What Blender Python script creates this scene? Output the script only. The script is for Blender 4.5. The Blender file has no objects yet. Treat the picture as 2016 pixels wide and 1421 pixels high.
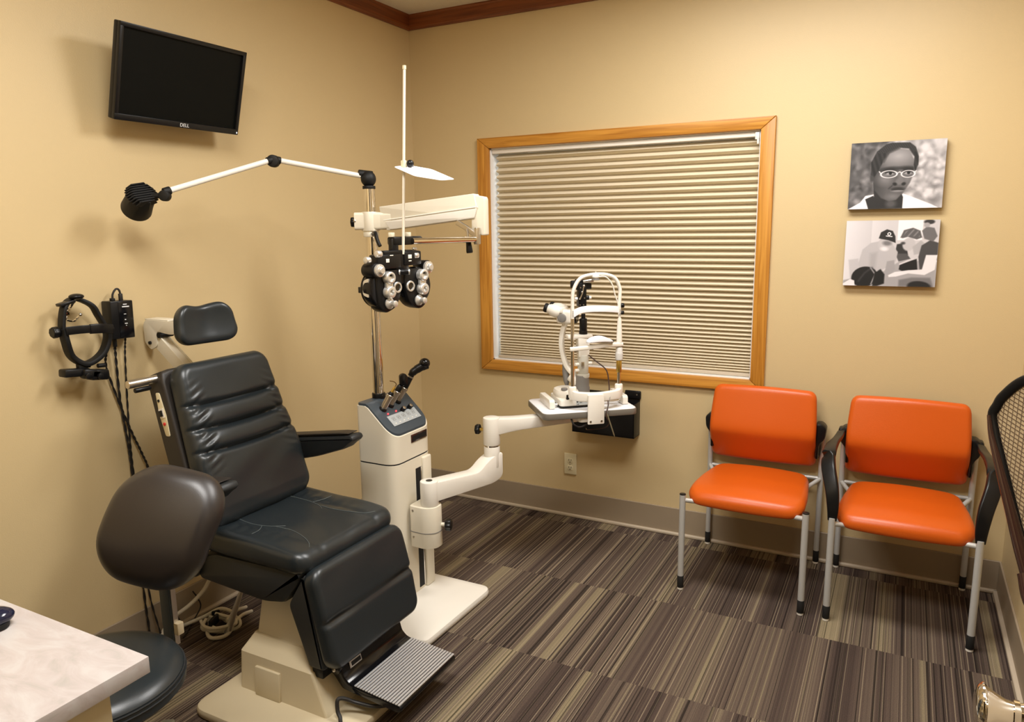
import bpy, bmesh, math, random
import numpy as np
from mathutils import Vector, Matrix
PI = math.pi
R = math.radians
random.seed(7)
C = bpy.context.scene.collection
sc = bpy.context.scene

# ------------------------------------------------------------------ camera
cam = bpy.data.cameras.new('camera')
cam.sensor_width = 36.0
cam.lens = 1458.54 / 2016 * 36.0
cam.clip_start = 0.02
co = bpy.data.objects.new('camera', cam); C.objects.link(co)
rr = Vector((0.88470824, 0.4659408, -0.01380206)); dd = Vector((0.07081981, -0.16361694, -0.98397868)); ww = Vector((-0.46073407, 0.86955659, -0.1777511))
M = Matrix.Identity(4)
for i in range(3):
    M[i][0] = rr[i]; M[i][1] = -dd[i]; M[i][2] = -ww[i]
M.translation = Vector((2.39143, -3.40746, 1.5))
co.matrix_world = M
sc.camera = co

# ------------------------------------------------------------------ world, exposure, room lamps
wd = bpy.data.worlds.new('daylight'); sc.world = wd; wd.use_nodes = True
bgn = wd.node_tree.nodes['Background']
bgn.inputs[0].default_value = (0.80, 0.88, 1.0, 1); bgn.inputs[1].default_value = 6.0
sc.view_settings.view_transform = 'Standard'
sc.view_settings.look = 'None'
sc.view_settings.gamma = 1
sc.view_settings.use_curve_mapping = False
sc.view_settings.exposure = 0.0
CEIL = 2.592
def area(name, loc, sx, sy, power, col):
    l = bpy.data.lights.new(name, 'AREA'); l.shape = 'RECTANGLE'; l.size = sx; l.size_y = sy; l.energy = power; l.color = col
    o = bpy.data.objects.new(name, l); C.objects.link(o); o.location = loc
    return o
WARM = (1.0, 0.985, 0.965)
LAMPS = [((1.95, -1.06, CEIL - 0.03), 1.15, 0.46, 41), ((1.45, -2.45, CEIL - 0.03), 1.15, 0.46, 40)]

# ------------------------------------------------------------------ materials
def lin(r, g, b):
    f = lambda c: (c / 255 / 12.92) if c / 255 <= 0.04045 else ((c / 255 + 0.055) / 1.055) ** 2.4
    return (f(r), f(g), f(b), 1)
MATS = {}
def mat(name, col, rough=0.5, metal=0.0, spec=0.5, bump=0, bscale=200, vary=0, vscale=8, coat=0, trans=0, emit=None, bdist=0.001, aniso=None):
    if name in MATS: return MATS[name]
    m = bpy.data.materials.new(name); m.use_nodes = True
    nt = m.node_tree; N = nt.nodes; Lk = nt.links; b = N['Principled BSDF']
    b.inputs['Base Color'].default_value = col; b.inputs['Roughness'].default_value = rough
    b.inputs['Metallic'].default_value = metal; b.inputs['Specular IOR Level'].default_value = spec
    if coat: b.inputs['Coat Weight'].default_value = coat; b.inputs['Coat Roughness'].default_value = 0.1
    if trans: b.inputs['Transmission Weight'].default_value = trans
    if emit: b.inputs['Emission Color'].default_value = emit[0]; b.inputs['Emission Strength'].default_value = emit[1]
    tc = N.new('ShaderNodeTexCoord')
    if bump:
        n = N.new('ShaderNodeTexNoise'); n.inputs['Scale'].default_value = bscale; n.inputs['Detail'].default_value = 3
        Lk.new(tc.outputs['Object'], n.inputs['Vector'])
        bp = N.new('ShaderNodeBump'); bp.inputs['Strength'].default_value = bump; bp.inputs['Distance'].default_value = bdist
        Lk.new(n.outputs['Fac'], bp.inputs['Height']); Lk.new(bp.outputs['Normal'], b.inputs['Normal'])
    v = N.new('ShaderNodeTexNoise'); v.inputs['Scale'].default_value = vscale; v.inputs['Detail'].default_value = 4
    Lk.new(tc.outputs['Object'], v.inputs['Vector'])
    mx = N.new('ShaderNodeMixRGB'); mx.blend_type = 'MULTIPLY'; mx.inputs[1].default_value = col
    rp = N.new('ShaderNodeMapRange'); rp.inputs['To Min'].default_value = 1 - (vary or 0.03); rp.inputs['To Max'].default_value = 1 + (vary or 0.03)
    Lk.new(v.outputs['Fac'], rp.inputs['Value']); Lk.new(rp.outputs['Result'], mx.inputs[2]); mx.inputs[0].default_value = 1
    Lk.new(mx.outputs[0], b.inputs['Base Color'])
    MATS[name] = m; return m

WALLP = mat('wall_paint', (0.600, 0.462, 0.250, 1), 0.46, bump=0.35, bscale=240, vary=0.02, vscale=3, spec=0.45)
CEILM = mat('ceiling_texture', (0.80, 0.76, 0.66, 1), 0.9, bump=1.0, bscale=130, bdist=0.004)
BASEM = mat('baseboard_vinyl', (0.30, 0.235, 0.160, 1), 0.5, spec=0.3)
LIPM = mat('baseboard_lip', (0.48, 0.40, 0.30, 1), 0.5)
LEATHER = mat('black_vinyl', (0.0135, 0.0185, 0.0215, 1), 0.34, bump=0.25, bscale=420, spec=0.55, bdist=0.0006)
LEATHER2 = mat('charcoal_vinyl_shell', (0.013, 0.015, 0.0165, 1), 0.5, bump=0.3, bscale=500, bdist=0.0006)
SHELLB = mat('brown_black_side', (0.020, 0.016, 0.013, 1), 0.5)
STOOLV = mat('stool_vinyl', (0.020, 0.016, 0.015, 1), 0.37, bump=0.2, bscale=500, bdist=0.0005, spec=0.6)
CREAM = mat('cream_enamel', (0.74, 0.68, 0.55, 1), 0.32, bump=0.05, bscale=300)
CREAMD = mat('cream_plastic', (0.62, 0.53, 0.36, 1), 0.42, bump=0.1, bscale=300)
PLATEW = mat('ivory_base', (0.80, 0.76, 0.68, 1), 0.35)
WHITEP = mat('white_instrument', (0.82, 0.78, 0.70, 1), 0.25)
PAPER = mat('white_paper', (0.90, 0.90, 0.95, 1), 0.6)
BLACKP = mat('black_plastic', (0.0055, 0.0055, 0.006, 1), 0.33, spec=0.32)
BLACKG = mat('black_gloss', (0.004, 0.004, 0.005, 1), 0.16, spec=0.4)
BLACKM = mat('black_matte', (0.007, 0.007, 0.007, 1), 0.55, spec=0.3)
SLATE = mat('slate_plastic', (0.045, 0.060, 0.075, 1), 0.4, bump=0.1, bscale=300)
CHROME = mat('chrome', (0.80, 0.76, 0.70, 1), 0.08, 1.0)
SATIN = mat('satin_nickel', (0.62, 0.58, 0.53, 1), 0.28, 1.0)
SILVERK = mat('silver_dial', (0.74, 0.73, 0.70, 1), 0.3, 0.75)
SILVERP = mat('silver_paint', (0.56, 0.56, 0.54, 1), 0.35, 0.25)
BRASS = mat('brass', (0.62, 0.42, 0.10, 1), 0.28, 0.9)
GREYP = mat('grey_plastic', (0.20, 0.19, 0.18, 1), 0.5)
TAUPE = mat('taupe_edge', (0.16, 0.145, 0.12, 1), 0.4)
PANELG = mat('grey_control_film', (0.40, 0.43, 0.44, 1), 0.4)
ORANGE = mat('orange_vinyl', (0.58, 0.096, 0.006, 1), 0.36, bump=0.3, bscale=260, bdist=0.0008, spec=0.4)
RUBBER = mat('rubber', (0.008, 0.008, 0.008, 1), 0.7)
RED = mat('red_marking', (0.6, 0.02, 0.02, 1), 0.4)
REDG = mat('red_indicator', (0.9, 0.05, 0.05, 1), 0.3, emit=((1, 0.04, 0.05, 1), 2.5))
IVORY = mat('ivory_plastic', (0.72, 0.64, 0.42, 1), 0.35)
GLASSB = mat('dark_lens', (0.004, 0.004, 0.006, 1), 0.03, spec=1.0)
LAMIN = None
BLUEB = mat('navy_gloss', (0.012, 0.014, 0.035, 1), 0.12)
BROWNG = mat('brown_gloss', (0.045, 0.018, 0.013, 1), 0.14, spec=0.7)
RUBY = mat('tinted_bottle', (0.30, 0.22, 0.14, 1), 0.25)
CORDW = mat('white_cord', (0.62, 0.57, 0.46, 1), 0.45)
CORDK = mat('black_cord', (0.012, 0.010, 0.009, 1), 0.5)
CORDB = mat('brown_cord', (0.05, 0.02, 0.015, 1), 0.5)
LETTER = mat('pale_lettering', (0.72, 0.72, 0.72, 1), 0.4)
STITCH = mat('grey_stitching', (0.10, 0.12, 0.12, 1), 0.5)
DARKIN = mat('dark_recess', (0.004, 0.004, 0.005, 1), 0.7)
DOORW = mat('door_paint', (0.60, 0.50, 0.36, 1), 0.4)
DIFFM = mat('light_diffuser', (0.9, 0.9, 0.85, 1), 0.4, emit=((1, 0.93, 0.82, 1), 3.0))

def wood(name, c1, c2, axis):
    m = bpy.data.materials.new(name); m.use_nodes = True
    nt = m.node_tree; N = nt.nodes; Lk = nt.links; b = N['Principled BSDF']
    tc = N.new('ShaderNodeTexCoord'); mp = N.new('ShaderNodeMapping')
    s = [60, 60, 60]; s[axis] = 2.2
    mp.inputs['Scale'].default_value = s
    Lk.new(tc.outputs['Object'], mp.inputs['Vector'])
    n = N.new('ShaderNodeTexNoise'); n.inputs['Scale'].default_value = 1; n.inputs['Detail'].default_value = 6; n.inputs['Distortion'].default_value = 1.0
    Lk.new(mp.outputs[0], n.inputs['Vector'])
    cr = N.new('ShaderNodeValToRGB'); cr.color_ramp.elements[0].position = 0.32; cr.color_ramp.elements[1].position = 0.62
    cr.color_ramp.elements[0].color = c1; cr.color_ramp.elements[1].color = c2
    Lk.new(n.outputs['Fac'], cr.inputs[0]); Lk.new(cr.outputs[0], b.inputs['Base Color'])
    b.inputs['Roughness'].default_value = 0.38
    bp = N.new('ShaderNodeBump'); bp.inputs['Strength'].default_value = 0.25; bp.inputs['Distance'].default_value = 0.0008
    Lk.new(n.outputs['Fac'], bp.inputs['Height']); Lk.new(bp.outputs[0], b.inputs['Normal'])
    return m
OAKX = wood('oak_horizontal', (0.37, 0.138, 0.012, 1), (0.60, 0.275, 0.040, 1), 0)
OAKZ = wood('oak_vertical', (0.37, 0.138, 0.012, 1), (0.60, 0.275, 0.040, 1), 2)
CROWNX = wood('stained_oak_back', (0.125, 0.030, 0.008, 1), (0.235, 0.066, 0.017, 1), 0)
CROWNY = wood('stained_oak_side', (0.125, 0.030, 0.008, 1), (0.235, 0.066, 0.017, 1), 1)

def carpet_mat():
    m = bpy.data.materials.new('striped_carpet'); m.use_nodes = True
    nt = m.node_tree; N = nt.nodes; L = nt.links; b = N['Principled BSDF']
    def mth(op, a, c=None, d=None):
        n = N.new('ShaderNodeMath'); n.operation = op
        for i, v in enumerate((a, c, d)):
            if v is None: continue
            if isinstance(v, (int, float)): n.inputs[i].default_value = v
            else: L.new(v, n.inputs[i])
        return n.outputs[0]
    tc = N.new('ShaderNodeTexCoord'); sp = N.new('ShaderNodeSeparateXYZ'); L.new(tc.outputs['Object'], sp.inputs[0])
    x, y = sp.outputs[0], sp.outputs[1]
    row = mth('FLOOR', mth('DIVIDE', mth('ADD', y, 0.10), 0.577))
    colx = mth('FLOOR', mth('DIVIDE', mth('ADD', x, 0.11), 0.577))
    tid = mth('ADD', mth('MULTIPLY', row, 7.31), mth('MULTIPLY', colx, 3.17))
    def noise1(scale, detail, seedmul, rough=0.5):
        cb = N.new('ShaderNodeCombineXYZ'); L.new(mth('MULTIPLY', x, scale), cb.inputs[0]); L.new(mth('MULTIPLY', tid, seedmul), cb.inputs[1])
        n = N.new('ShaderNodeTexNoise'); n.inputs['Scale'].default_value = 1; n.inputs['Detail'].default_value = detail; n.inputs['Roughness'].default_value = rough
        L.new(cb.outputs[0], n.inputs['Vector']); return n.outputs['Fac']
    coarse = noise1(11.5, 0, 5.3); fine = noise1(120.0, 1.0, 9.7, 0.6); mid = noise1(34.0, 0.0, 4.1)
    v = mth('ADD', mth('ADD', mth('MULTIPLY', coarse, 2.3), mth('MULTIPLY', fine, 1.1)), mth('MULTIPLY', mid, 0.7))
    cr = N.new('ShaderNodeValToRGB'); cr.color_ramp.interpolation = 'LINEAR'
    e = cr.color_ramp.elements
    e[0].position = 0.24; e[0].color = (0.022, 0.015, 0.013, 1)
    e[1].position = 0.74; e[1].color = (0.30, 0.243, 0.145, 1)
    a = e.new(0.42); a.color = (0.075, 0.052, 0.042, 1)
    a = e.new(0.55); a.color = (0.120, 0.088, 0.066, 1)
    a = e.new(0.595); a.color = (0.205, 0.163, 0.102, 1)
    L.new(mth('DIVIDE', v, 4.1), cr.inputs[0])
    # thin dark and pale yarn lines
    line = noise1(170.0, 0.0, 13.1)
    ln = N.new('ShaderNodeMapRange'); ln.inputs['From Min'].default_value = 0.30; ln.inputs['From Max'].default_value = 0.44
    ln.inputs['To Min'].default_value = 0.30; ln.inputs['To Max'].default_value = 1.0; L.new(line, ln.inputs['Value'])
    tuft = N.new('ShaderNodeTexNoise'); tuft.inputs['Scale'].default_value = 380; tuft.inputs['Detail'].default_value = 2
    L.new(tc.outputs['Object'], tuft.inputs['Vector'])
    tr = N.new('ShaderNodeMapRange'); tr.inputs['From Min'].default_value = 0.3; tr.inputs['From Max'].default_value = 0.7; tr.inputs['To Min'].default_value = 0.72; tr.inputs['To Max'].default_value = 1.22; L.new(tuft.outputs['Fac'], tr.inputs['Value'])
    pal = noise1(210.0, 0.0, 3.7)
    pr_ = N.new('ShaderNodeMapRange'); pr_.inputs['From Min'].default_value = 0.60; pr_.inputs['From Max'].default_value = 0.70; pr_.inputs['To Min'].default_value = 0.0; pr_.inputs['To Max'].default_value = 0.55; L.new(pal, pr_.inputs['Value'])
    pm = N.new('ShaderNodeMixRGB'); L.new(pr_.outputs[0], pm.inputs[0]); L.new(cr.outputs[0], pm.inputs[1]); pm.inputs[2].default_value = (0.36, 0.285, 0.19, 1)
    mul = N.new('ShaderNodeMixRGB'); mul.blend_type = 'MULTIPLY'; mul.inputs[0].default_value = 1
    L.new(pm.outputs[0], mul.inputs[1]); L.new(mth('MULTIPLY', ln.outputs[0], tr.outputs[0]), mul.inputs[2])
    L.new(mul.outputs[0], b.inputs['Base Color']); b.inputs['Roughness'].default_value = 0.95; b.inputs['Specular IOR Level'].default_value = 0.15
    bp = N.new('ShaderNodeBump'); bp.inputs['Strength'].default_value = 0.5; bp.inputs['Distance'].default_value = 0.003
    L.new(tuft.outputs['Fac'], bp.inputs['Height']); L.new(bp.outputs[0], b.inputs['Normal'])
    return m
CARPET = carpet_mat()

def laminate():
    m = bpy.data.materials.new('marbled_laminate'); m.use_nodes = True
    nt = m.node_tree; N = nt.nodes; L = nt.links; b = N['Principled BSDF']
    tc = N.new('ShaderNodeTexCoord'); mp = N.new('ShaderNodeMapping'); mp.inputs['Scale'].default_value = (7, 16, 16); mp.inputs['Rotation'].default_value = (0, 0, 0.5)
    L.new(tc.outputs['Object'], mp.inputs[0])
    n = N.new('ShaderNodeTexNoise'); n.inputs['Scale'].default_value = 1.2; n.inputs['Detail'].default_value = 9; n.inputs['Distortion'].default_value = 1.2; n.inputs['Roughness'].default_value = 0.62
    L.new(mp.outputs[0], n.inputs['Vector'])
    cr = N.new('ShaderNodeValToRGB'); e = cr.color_ramp.elements
    e[0].position = 0.30; e[0].color = (0.37, 0.345, 0.32, 1); e[1].position = 0.62; e[1].color = (0.49, 0.46, 0.445, 1)
    a = e.new(0.47); a.color = (0.45, 0.40, 0.385, 1)
    L.new(n.outputs['Fac'], cr.inputs[0]); L.new(cr.outputs[0], b.inputs['Base Color']); b.inputs['Roughness'].default_value = 0.35
    return m
LAMIN = laminate()

# ------------------------------------------------------------------ geometry helpers
def newbm(): return bmesh.new()
def V(*a): return Vector(a)
def rmat(rx=0, ry=0, rz=0): return (Matrix.Rotation(rz, 4, 'Z') @ Matrix.Rotation(ry, 4, 'Y') @ Matrix.Rotation(rx, 4, 'X'))
def box(bm, c, s, rot=None, bev=0.0, seg=2, taper=None):
    r = bmesh.ops.create_cube(bm, size=1.0)
    vs = r['verts']
    for v in vs:
        v.co = Vector((v.co.x * s[0], v.co.y * s[1], v.co.z * s[2]))
        if taper and v.co.z > 0: v.co.x *= taper[0]; v.co.y *= taper[1]
    if bev:
        es = list({e for v in vs for e in v.link_edges})
        rb = bmesh.ops.bevel(bm, geom=es, offset=bev, segments=seg, profile=0.5, affect='EDGES')
        vs = list({v for f in rb['faces'] for v in f.verts} | {v for v in vs if v.is_valid})
    for v in vs:
        p = v.co
        if rot: p = rot @ p
        v.co = p + Vector(c)
    return vs
def box2(bm, lo, hi, bev=0.0, seg=2):
    return box(bm, [(a + b) / 2 for a, b in zip(lo, hi)], [abs(b - a) for a, b in zip(lo, hi)], None, bev, seg)
def frame_of(d):
    d = d.normalized(); a = Vector((0, 0, 1)) if abs(d.z) < 0.95 else Vector((1, 0, 0))
    x = a.cross(d).normalized(); y = d.cross(x); return x, y, d
def lathe(bm, p0, p1, prof, n=24, cap=True):
    """prof: list of (t along 0..1 of p0->p1 in metres from p0, radius)"""
    p0, p1 = Vector(p0), Vector(p1); x, y, d = frame_of(p1 - p0)
    rings = []
    for t, r in prof:
        rings.append([bm.verts.new(p0 + d * t + (x * math.cos(2 * PI * i / n) + y * math.sin(2 * PI * i / n)) * r) for i in range(n)])
    for a, b in zip(rings, rings[1:]):
        for i in range(n): bm.faces.new((a[i], a[(i + 1) % n], b[(i + 1) % n], b[i]))
    if cap:
        bm.faces.new(rings[0][::-1]); bm.faces.new(rings[-1])
def cyl(bm, p0, p1, r, n=24, bev=0.0, r2=None):
    L = (Vector(p1) - Vector(p0)).length; r2 = r if r2 is None else r2
    b = min(bev, L / 3)
    if b: lathe(bm, p0, p1, [(0, r - b), (b * .3, r - b * .3), (b, r), (L - b, r2), (L - b * .3, r2 - b * .3), (L, r2 - b)], n)
    else: lathe(bm, p0, p1, [(0, r), (L, r2)], n)
def ball(bm, c, r, sc3=(1, 1, 1), n=20):
    res = bmesh.ops.create_uvsphere(bm, u_segments=n, v_segments=n // 2 + 2, radius=r)
    for v in res['verts']: v.co = Vector((v.co.x * sc3[0], v.co.y * sc3[1], v.co.z * sc3[2])) + Vector(c)
    return res['verts']
def catmull(P, k=8, closed=False):
    P = [Vector(p) for p in P]; n = len(P); out = []
    rng = range(n) if closed else range(n - 1)
    for i in rng:
        a = P[(i - 1) % n] if closed or i > 0 else P[0] * 2 - P[1]
        b = P[i]; c = P[(i + 1) % n]
        d = P[(i + 2) % n] if closed or i + 2 < n else P[-1] * 2 - P[-2]
        for j in range(k):
            t = j / k
            out.append(0.5 * ((2 * b) + (c - a) * t + (2 * a - 5 * b + 4 * c - d) * t * t + (3 * b - a - 3 * c + d) * t ** 3))
    if not closed: out.append(P[-1])
    return out
def sweep(bm, pts, prof, up=(0, 0, 1), closed=False, scale=None):
    """prof: list of (side, normal) offsets"""
    pts = [Vector(p) for p in pts]; n = len(pts); up = Vector(up); rings = []
    for i, p in enumerate(pts):
        a = pts[(i - 1) % n] if (closed or i > 0) else pts[i]; b = pts[(i + 1) % n] if (closed or i < n - 1) else pts[i]
        t = (b - a).normalized(); s = t.cross(up)
        if s.length < 1e-4: s = t.cross(Vector((1, 0, 0)))
        s.normalize(); u = s.cross(t)
        k = scale[i] if scale else 1.0
        rings.append([bm.verts.new(p + s * (q[0] * k) + u * (q[1] * k)) for q in prof])
    m = len(prof)
    prs = list(zip(rings, rings[1:])) + ([(rings[-1], rings[0])] if closed else [])
    for a, b in prs:
        for i in range(m): bm.faces.new((a[i], a[(i + 1) % m], b[(i + 1) % m], b[i]))
    if not closed:
        bm.faces.new(rings[0][::-1]); bm.faces.new(rings[-1])
def tube(bm, pts, r, n=10, closed=False, k=0, scale=None):
    """parallel transport tube"""
    pts = catmull(pts, k, closed) if k else [Vector(p) for p in pts]
    N_ = len(pts); x, y, d = frame_of(pts[1] - pts[0]); rings = []
    for i, p in enumerate(pts):
        a = pts[(i - 1) % N_] if (closed or i > 0) else pts[i]; b = pts[(i + 1) % N_] if (closed or i < N_ - 1) else pts[i]
        t = (b - a).normalized(); x = (x - t * x.dot(t)).normalized(); y = t.cross(x)
        q = r * (scale[i] if scale else 1)
        rings.append([bm.verts.new(p + (x * math.cos(2 * PI * j / n) + y * math.sin(2 * PI * j / n)) * q) for j in range(n)])
    prs = list(zip(rings, rings[1:])) + ([(rings[-1], rings[0])] if closed else [])
    for a, b in prs:
        for j in range(n): bm.faces.new((a[j], a[(j + 1) % n], b[(j + 1) % n], b[j]))
    if not closed:
        bm.faces.new(rings[0][::-1]); bm.faces.new(rings[-1])
def rrect(w, h, r=0.3, n=4):
    r = min(w, h) * r; out = []
    for cx, cy, a0 in ((w / 2 - r, h / 2 - r, 0), (-w / 2 + r, h / 2 - r, 90), (-w / 2 + r, -h / 2 + r, 180), (w / 2 - r, -h / 2 + r, 270)):
        for i in range(n + 1):
            a = R(a0 + 90 * i / n); out.append((cx + r * math.cos(a), cy + r * math.sin(a)))
    return out
def roundpoly(P, rad, n=5):
    """2D polygon with rounded corners; rad number or list"""
    out = []; m = len(P)
    for i in range(m):
        p = Vector(P[i]); a = Vector(P[i - 1]); b = Vector(P[(i + 1) % m]); r = rad[i] if isinstance(rad, (list, tuple)) else rad
        if r <= 0: out.append(tuple(p)); continue
        u = (a - p).normalized(); v = (b - p).normalized(); r = min(r, (a - p).length * .45, (b - p).length * .45)
        s = p + u * r; e = p + v * r
        for k in range(n + 1):
            t = k / n; q = s * (1 - t) ** 2 + p * 2 * t * (1 - t) + e * t * t; out.append((q.x, q.y))
    return out
def prism(bm, P, fn, h0, h1, bev=0.0):
    """extrude 2D polygon P between heights h0,h1; fn(x,y,h)->Vector. bev: chamfer insets at both ends"""
    n = len(P); cx = sum(p[0] for p in P) / n; cy = sum(p[1] for p in P) / n
    def inset(d):
        out = []
        area2 = sum(P[i][0] * P[(i + 1) % n][1] - P[(i + 1) % n][0] * P[i][1] for i in range(n)); sg = 1 if area2 > 0 else -1
        for i in range(n):
            a = Vector(P[i - 1]); p = Vector(P[i]); b = Vector(P[(i + 1) % n])
            e1 = (p - a); e2 = (b - p)
            if e1.length < 1e-9: e1 = e2
            if e2.length < 1e-9: e2 = e1
            n1 = Vector((-e1.y, e1.x)).normalized() * sg; n2 = Vector((-e2.y, e2.x)).normalized() * sg
            nn = n1 + n2
            if nn.length < 1e-6: nn = n1
            nn.normalize(); c = max(0.35, nn.dot(n1)); q = p + nn * (d / c); out.append((q.x, q.y))
        return out
    sgn = 1 if h1 > h0 else -1
    levels = [(h0, P), (h1, P)] if not bev else [(h0, inset(bev)), (h0 + sgn * bev * .3, inset(bev * .3)), (h0 + sgn * bev, P), (h1 - sgn * bev, P), (h1 - sgn * bev * .3, inset(bev * .3)), (h1, inset(bev))]
    rings = [[bm.verts.new(fn(x, y, h)) for x, y in Q] for h, Q in levels]
    for a, b in zip(rings, rings[1:]):
        for i in range(n): bm.faces.new((a[i], a[(i + 1) % n], b[(i + 1) % n], b[i]))
    bm.faces.new(rings[0][::-1]); bm.faces.new(rings[-1])
XZ = lambda x, z, h: Vector((x, h, z))
XY = lambda x, y, h: Vector((x, y, h))
YZ = lambda y, z, h: Vector((h, y, z))
def pad(bm, a, b, T, Rc, re, fn, n=20, back=True):
    """cushion: half sizes a,b, thickness T, plan corner radius Rc, edge radius re; fn(x,y,z)->Vector (z>0 front)"""
    def levels(h):
        e = [0, .04, .13, .28, .5, .75, 1.0]; L = [-h + re * t for t in e]
        k = max(2, int(n * (h - re) * 2 / (2 * a)))
        L += [(-h + re) + (2 * (h - re)) * i / k for i in range(1, k)]
        L += [h - re * t for t in e[::-1]]
        return L
    xs, ys = levels(a), levels(b)
    def plan(x, y):
        ix, iy = a - Rc, b - Rc
        dx = max(abs(x) - ix, 0); dy = max(abs(y) - iy, 0)
        if dx > 0 and dy > 0:
            m = max(dx, dy); l = math.hypot(dx, dy); dx, dy = dx * m / l, dy * m / l
            return math.copysign(ix + dx, x), math.copysign(iy + dy, y)
        return x, y
    def hgt(x, y):
        e = min(a - abs(x), b - abs(y)); e = max(0, min(e, re))
        rr_ = min(re, T / 2)
        return (T / 2 - rr_) + rr_ * math.sqrt(max(0, 1 - (1 - e / re) ** 2))
    G = []
    for s in (1, -1):
        g = []
        for x in xs:
            row = []
            for y in ys:
                px, py = plan(x, y); row.append(bm.verts.new(fn(px, py, s * hgt(x, y))))
            g.append(row)
        G.append(g)
    nx, ny = len(xs), len(ys)
    for i in range(nx - 1):
        for j in range(ny - 1):
            bm.faces.new((G[0][i][j], G[0][i + 1][j], G[0][i + 1][j + 1], G[0][i][j + 1]))
            bm.faces.new((G[1][i][j], G[1][i][j + 1], G[1][i + 1][j + 1], G[1][i + 1][j]))
    per = [(i, 0) for i in range(nx)] + [(nx - 1, j) for j in range(1, ny)] + [(i, ny - 1) for i in range(nx - 2, -1, -1)] + [(0, j) for j in range(ny - 2, 0, -1)]
    if T / 2 - min(re, T / 2) > 1e-6:
        for k in range(len(per)):
            p, q = per[k], per[(k + 1) % len(per)]
            bm.faces.new((G[0][q[0]][q[1]], G[0][p[0]][p[1]], G[1][p[0]][p[1]], G[1][q[0]][q[1]]))
    else:
        pass
def root_matrix(o):
    return Matrix.Translation(o.location) @ o.rotation_euler.to_matrix().to_4x4()
def top_of(o):
    while o.parent: o = o.parent
    return o
def finish(name, bm, m, parent=None, W=False, smooth=35, bevel=0):
    """link bm as ONE object; W: vertices are in world coordinates"""
    bmesh.ops.remove_doubles(bm, verts=bm.verts, dist=1e-6)
    bmesh.ops.recalc_face_normals(bm, faces=bm.faces)
    if W and parent is not None:
        bm.transform(root_matrix(top_of(parent)).inverted())
    me = bpy.data.meshes.new(name); bm.to_mesh(me); bm.free()
    me.materials.append(m)
    me.polygons.foreach_set('use_smooth', [True] * len(me.polygons))
    me.set_sharp_from_angle(angle=R(smooth))
    o = bpy.data.objects.new(name, me); C.objects.link(o)
    if parent is not None: o.parent = parent
    return o
def thing(name, loc, label, cat, group=None, rz=0):
    o = bpy.data.objects.new(name, None); C.objects.link(o); o.location = loc; o.rotation_euler = (0, 0, rz)
    o.empty_display_size = 0.1
    o['label'] = label; o['category'] = cat
    if group: o['group'] = group
    return o
def tag(o, label, cat, group=None):
    o['label'] = label; o['category'] = cat
    if group: o['group'] = group
    return o
def recenter(o):
    """move the origin of a top-level mesh to its base centre"""
    me = o.data; n = len(me.vertices); a = np.empty(n * 3); me.vertices.foreach_get('co', a); a = a.reshape(-1, 3)
    c = Vector(((a[:, 0].min() + a[:, 0].max()) / 2, (a[:, 1].min() + a[:, 1].max()) / 2, a[:, 2].min()))
    me.transform(Matrix.Translation(-c)); o.location = o.location + c
    return o
def struct(name, bm, m, parent=None, smooth=35):
    o = finish(name, bm, m, parent, smooth=smooth)
    if parent is None: o['kind'] = 'structure'
    return o
def text(name, body, size, m, parent, mtx, extrude=0.0004, align='CENTER'):
    cu = bpy.data.curves.new(name, 'FONT'); cu.body = body; cu.size = size; cu.extrude = extrude; cu.align_x = align; cu.align_y = 'CENTER'
    tmp = bpy.data.objects.new(name, cu); me = bpy.data.meshes.new_from_object(tmp)
    bpy.data.objects.remove(tmp); bpy.data.curves.remove(cu)
    me.transform(mtx); me.materials.clear(); me.materials.append(m); me.name = name
    o = bpy.data.objects.new(name, me); C.objects.link(o); o.parent = parent
    return o

# ================================================================== ROOM
XR = 2.822       # right wall
bm = newbm(); box2(bm, (-0.15, -5.0, -0.12), (3.9, 0.2, 0.0)); struct('floor', bm, CARPET)
bm = newbm(); box2(bm, (-0.15, -5.0, CEIL), (3.9, 0.2, CEIL + 0.12)); struct('ceiling', bm, CEILM)
bm = newbm(); box2(bm, (-0.15, -5.0, 0), (0, 0.2, CEIL)); struct('wall_left', bm, WALLP)
WX0, WX1, WZ0, WZ1 = 0.476, 1.808, 0.806, 1.895     # window opening
bm = newbm()
box2(bm, (0, 0, 0), (WX0, 0.16, CEIL)); box2(bm, (WX1, 0, 0), (XR + 0.12, 0.16, CEIL))
box2(bm, (WX0, 0, 0), (WX1, 0.16, WZ0)); box2(bm, (WX0, 0, WZ1), (WX1, 0.16, CEIL))
struct('wall_back', bm, WALLP)
bm = newbm(); box2(bm, (XR, -0.86, 0), (XR + 0.12, 0, CEIL)); box2(bm, (XR + 0.12, -0.86, 0), (3.75, -0.74, CEIL)); box2(bm, (3.75, -5.0, 0), (3.87, -0.88, CEIL))
struct('wall_right', bm, WALLP)
bm = newbm(); box2(bm, (0, -3.27, 0), (1.62, -3.15, CEIL)); box2(bm, (2.62, -3.27, 0), (3.75, -3.15, CEIL)); box2(bm, (1.62, -3.27, 2.08), (2.62, -3.15, CEIL))
box2(bm, (0, -5.0, 0), (3.75, -4.9, CEIL))
struct('wall_front', bm, WALLP)
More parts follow.
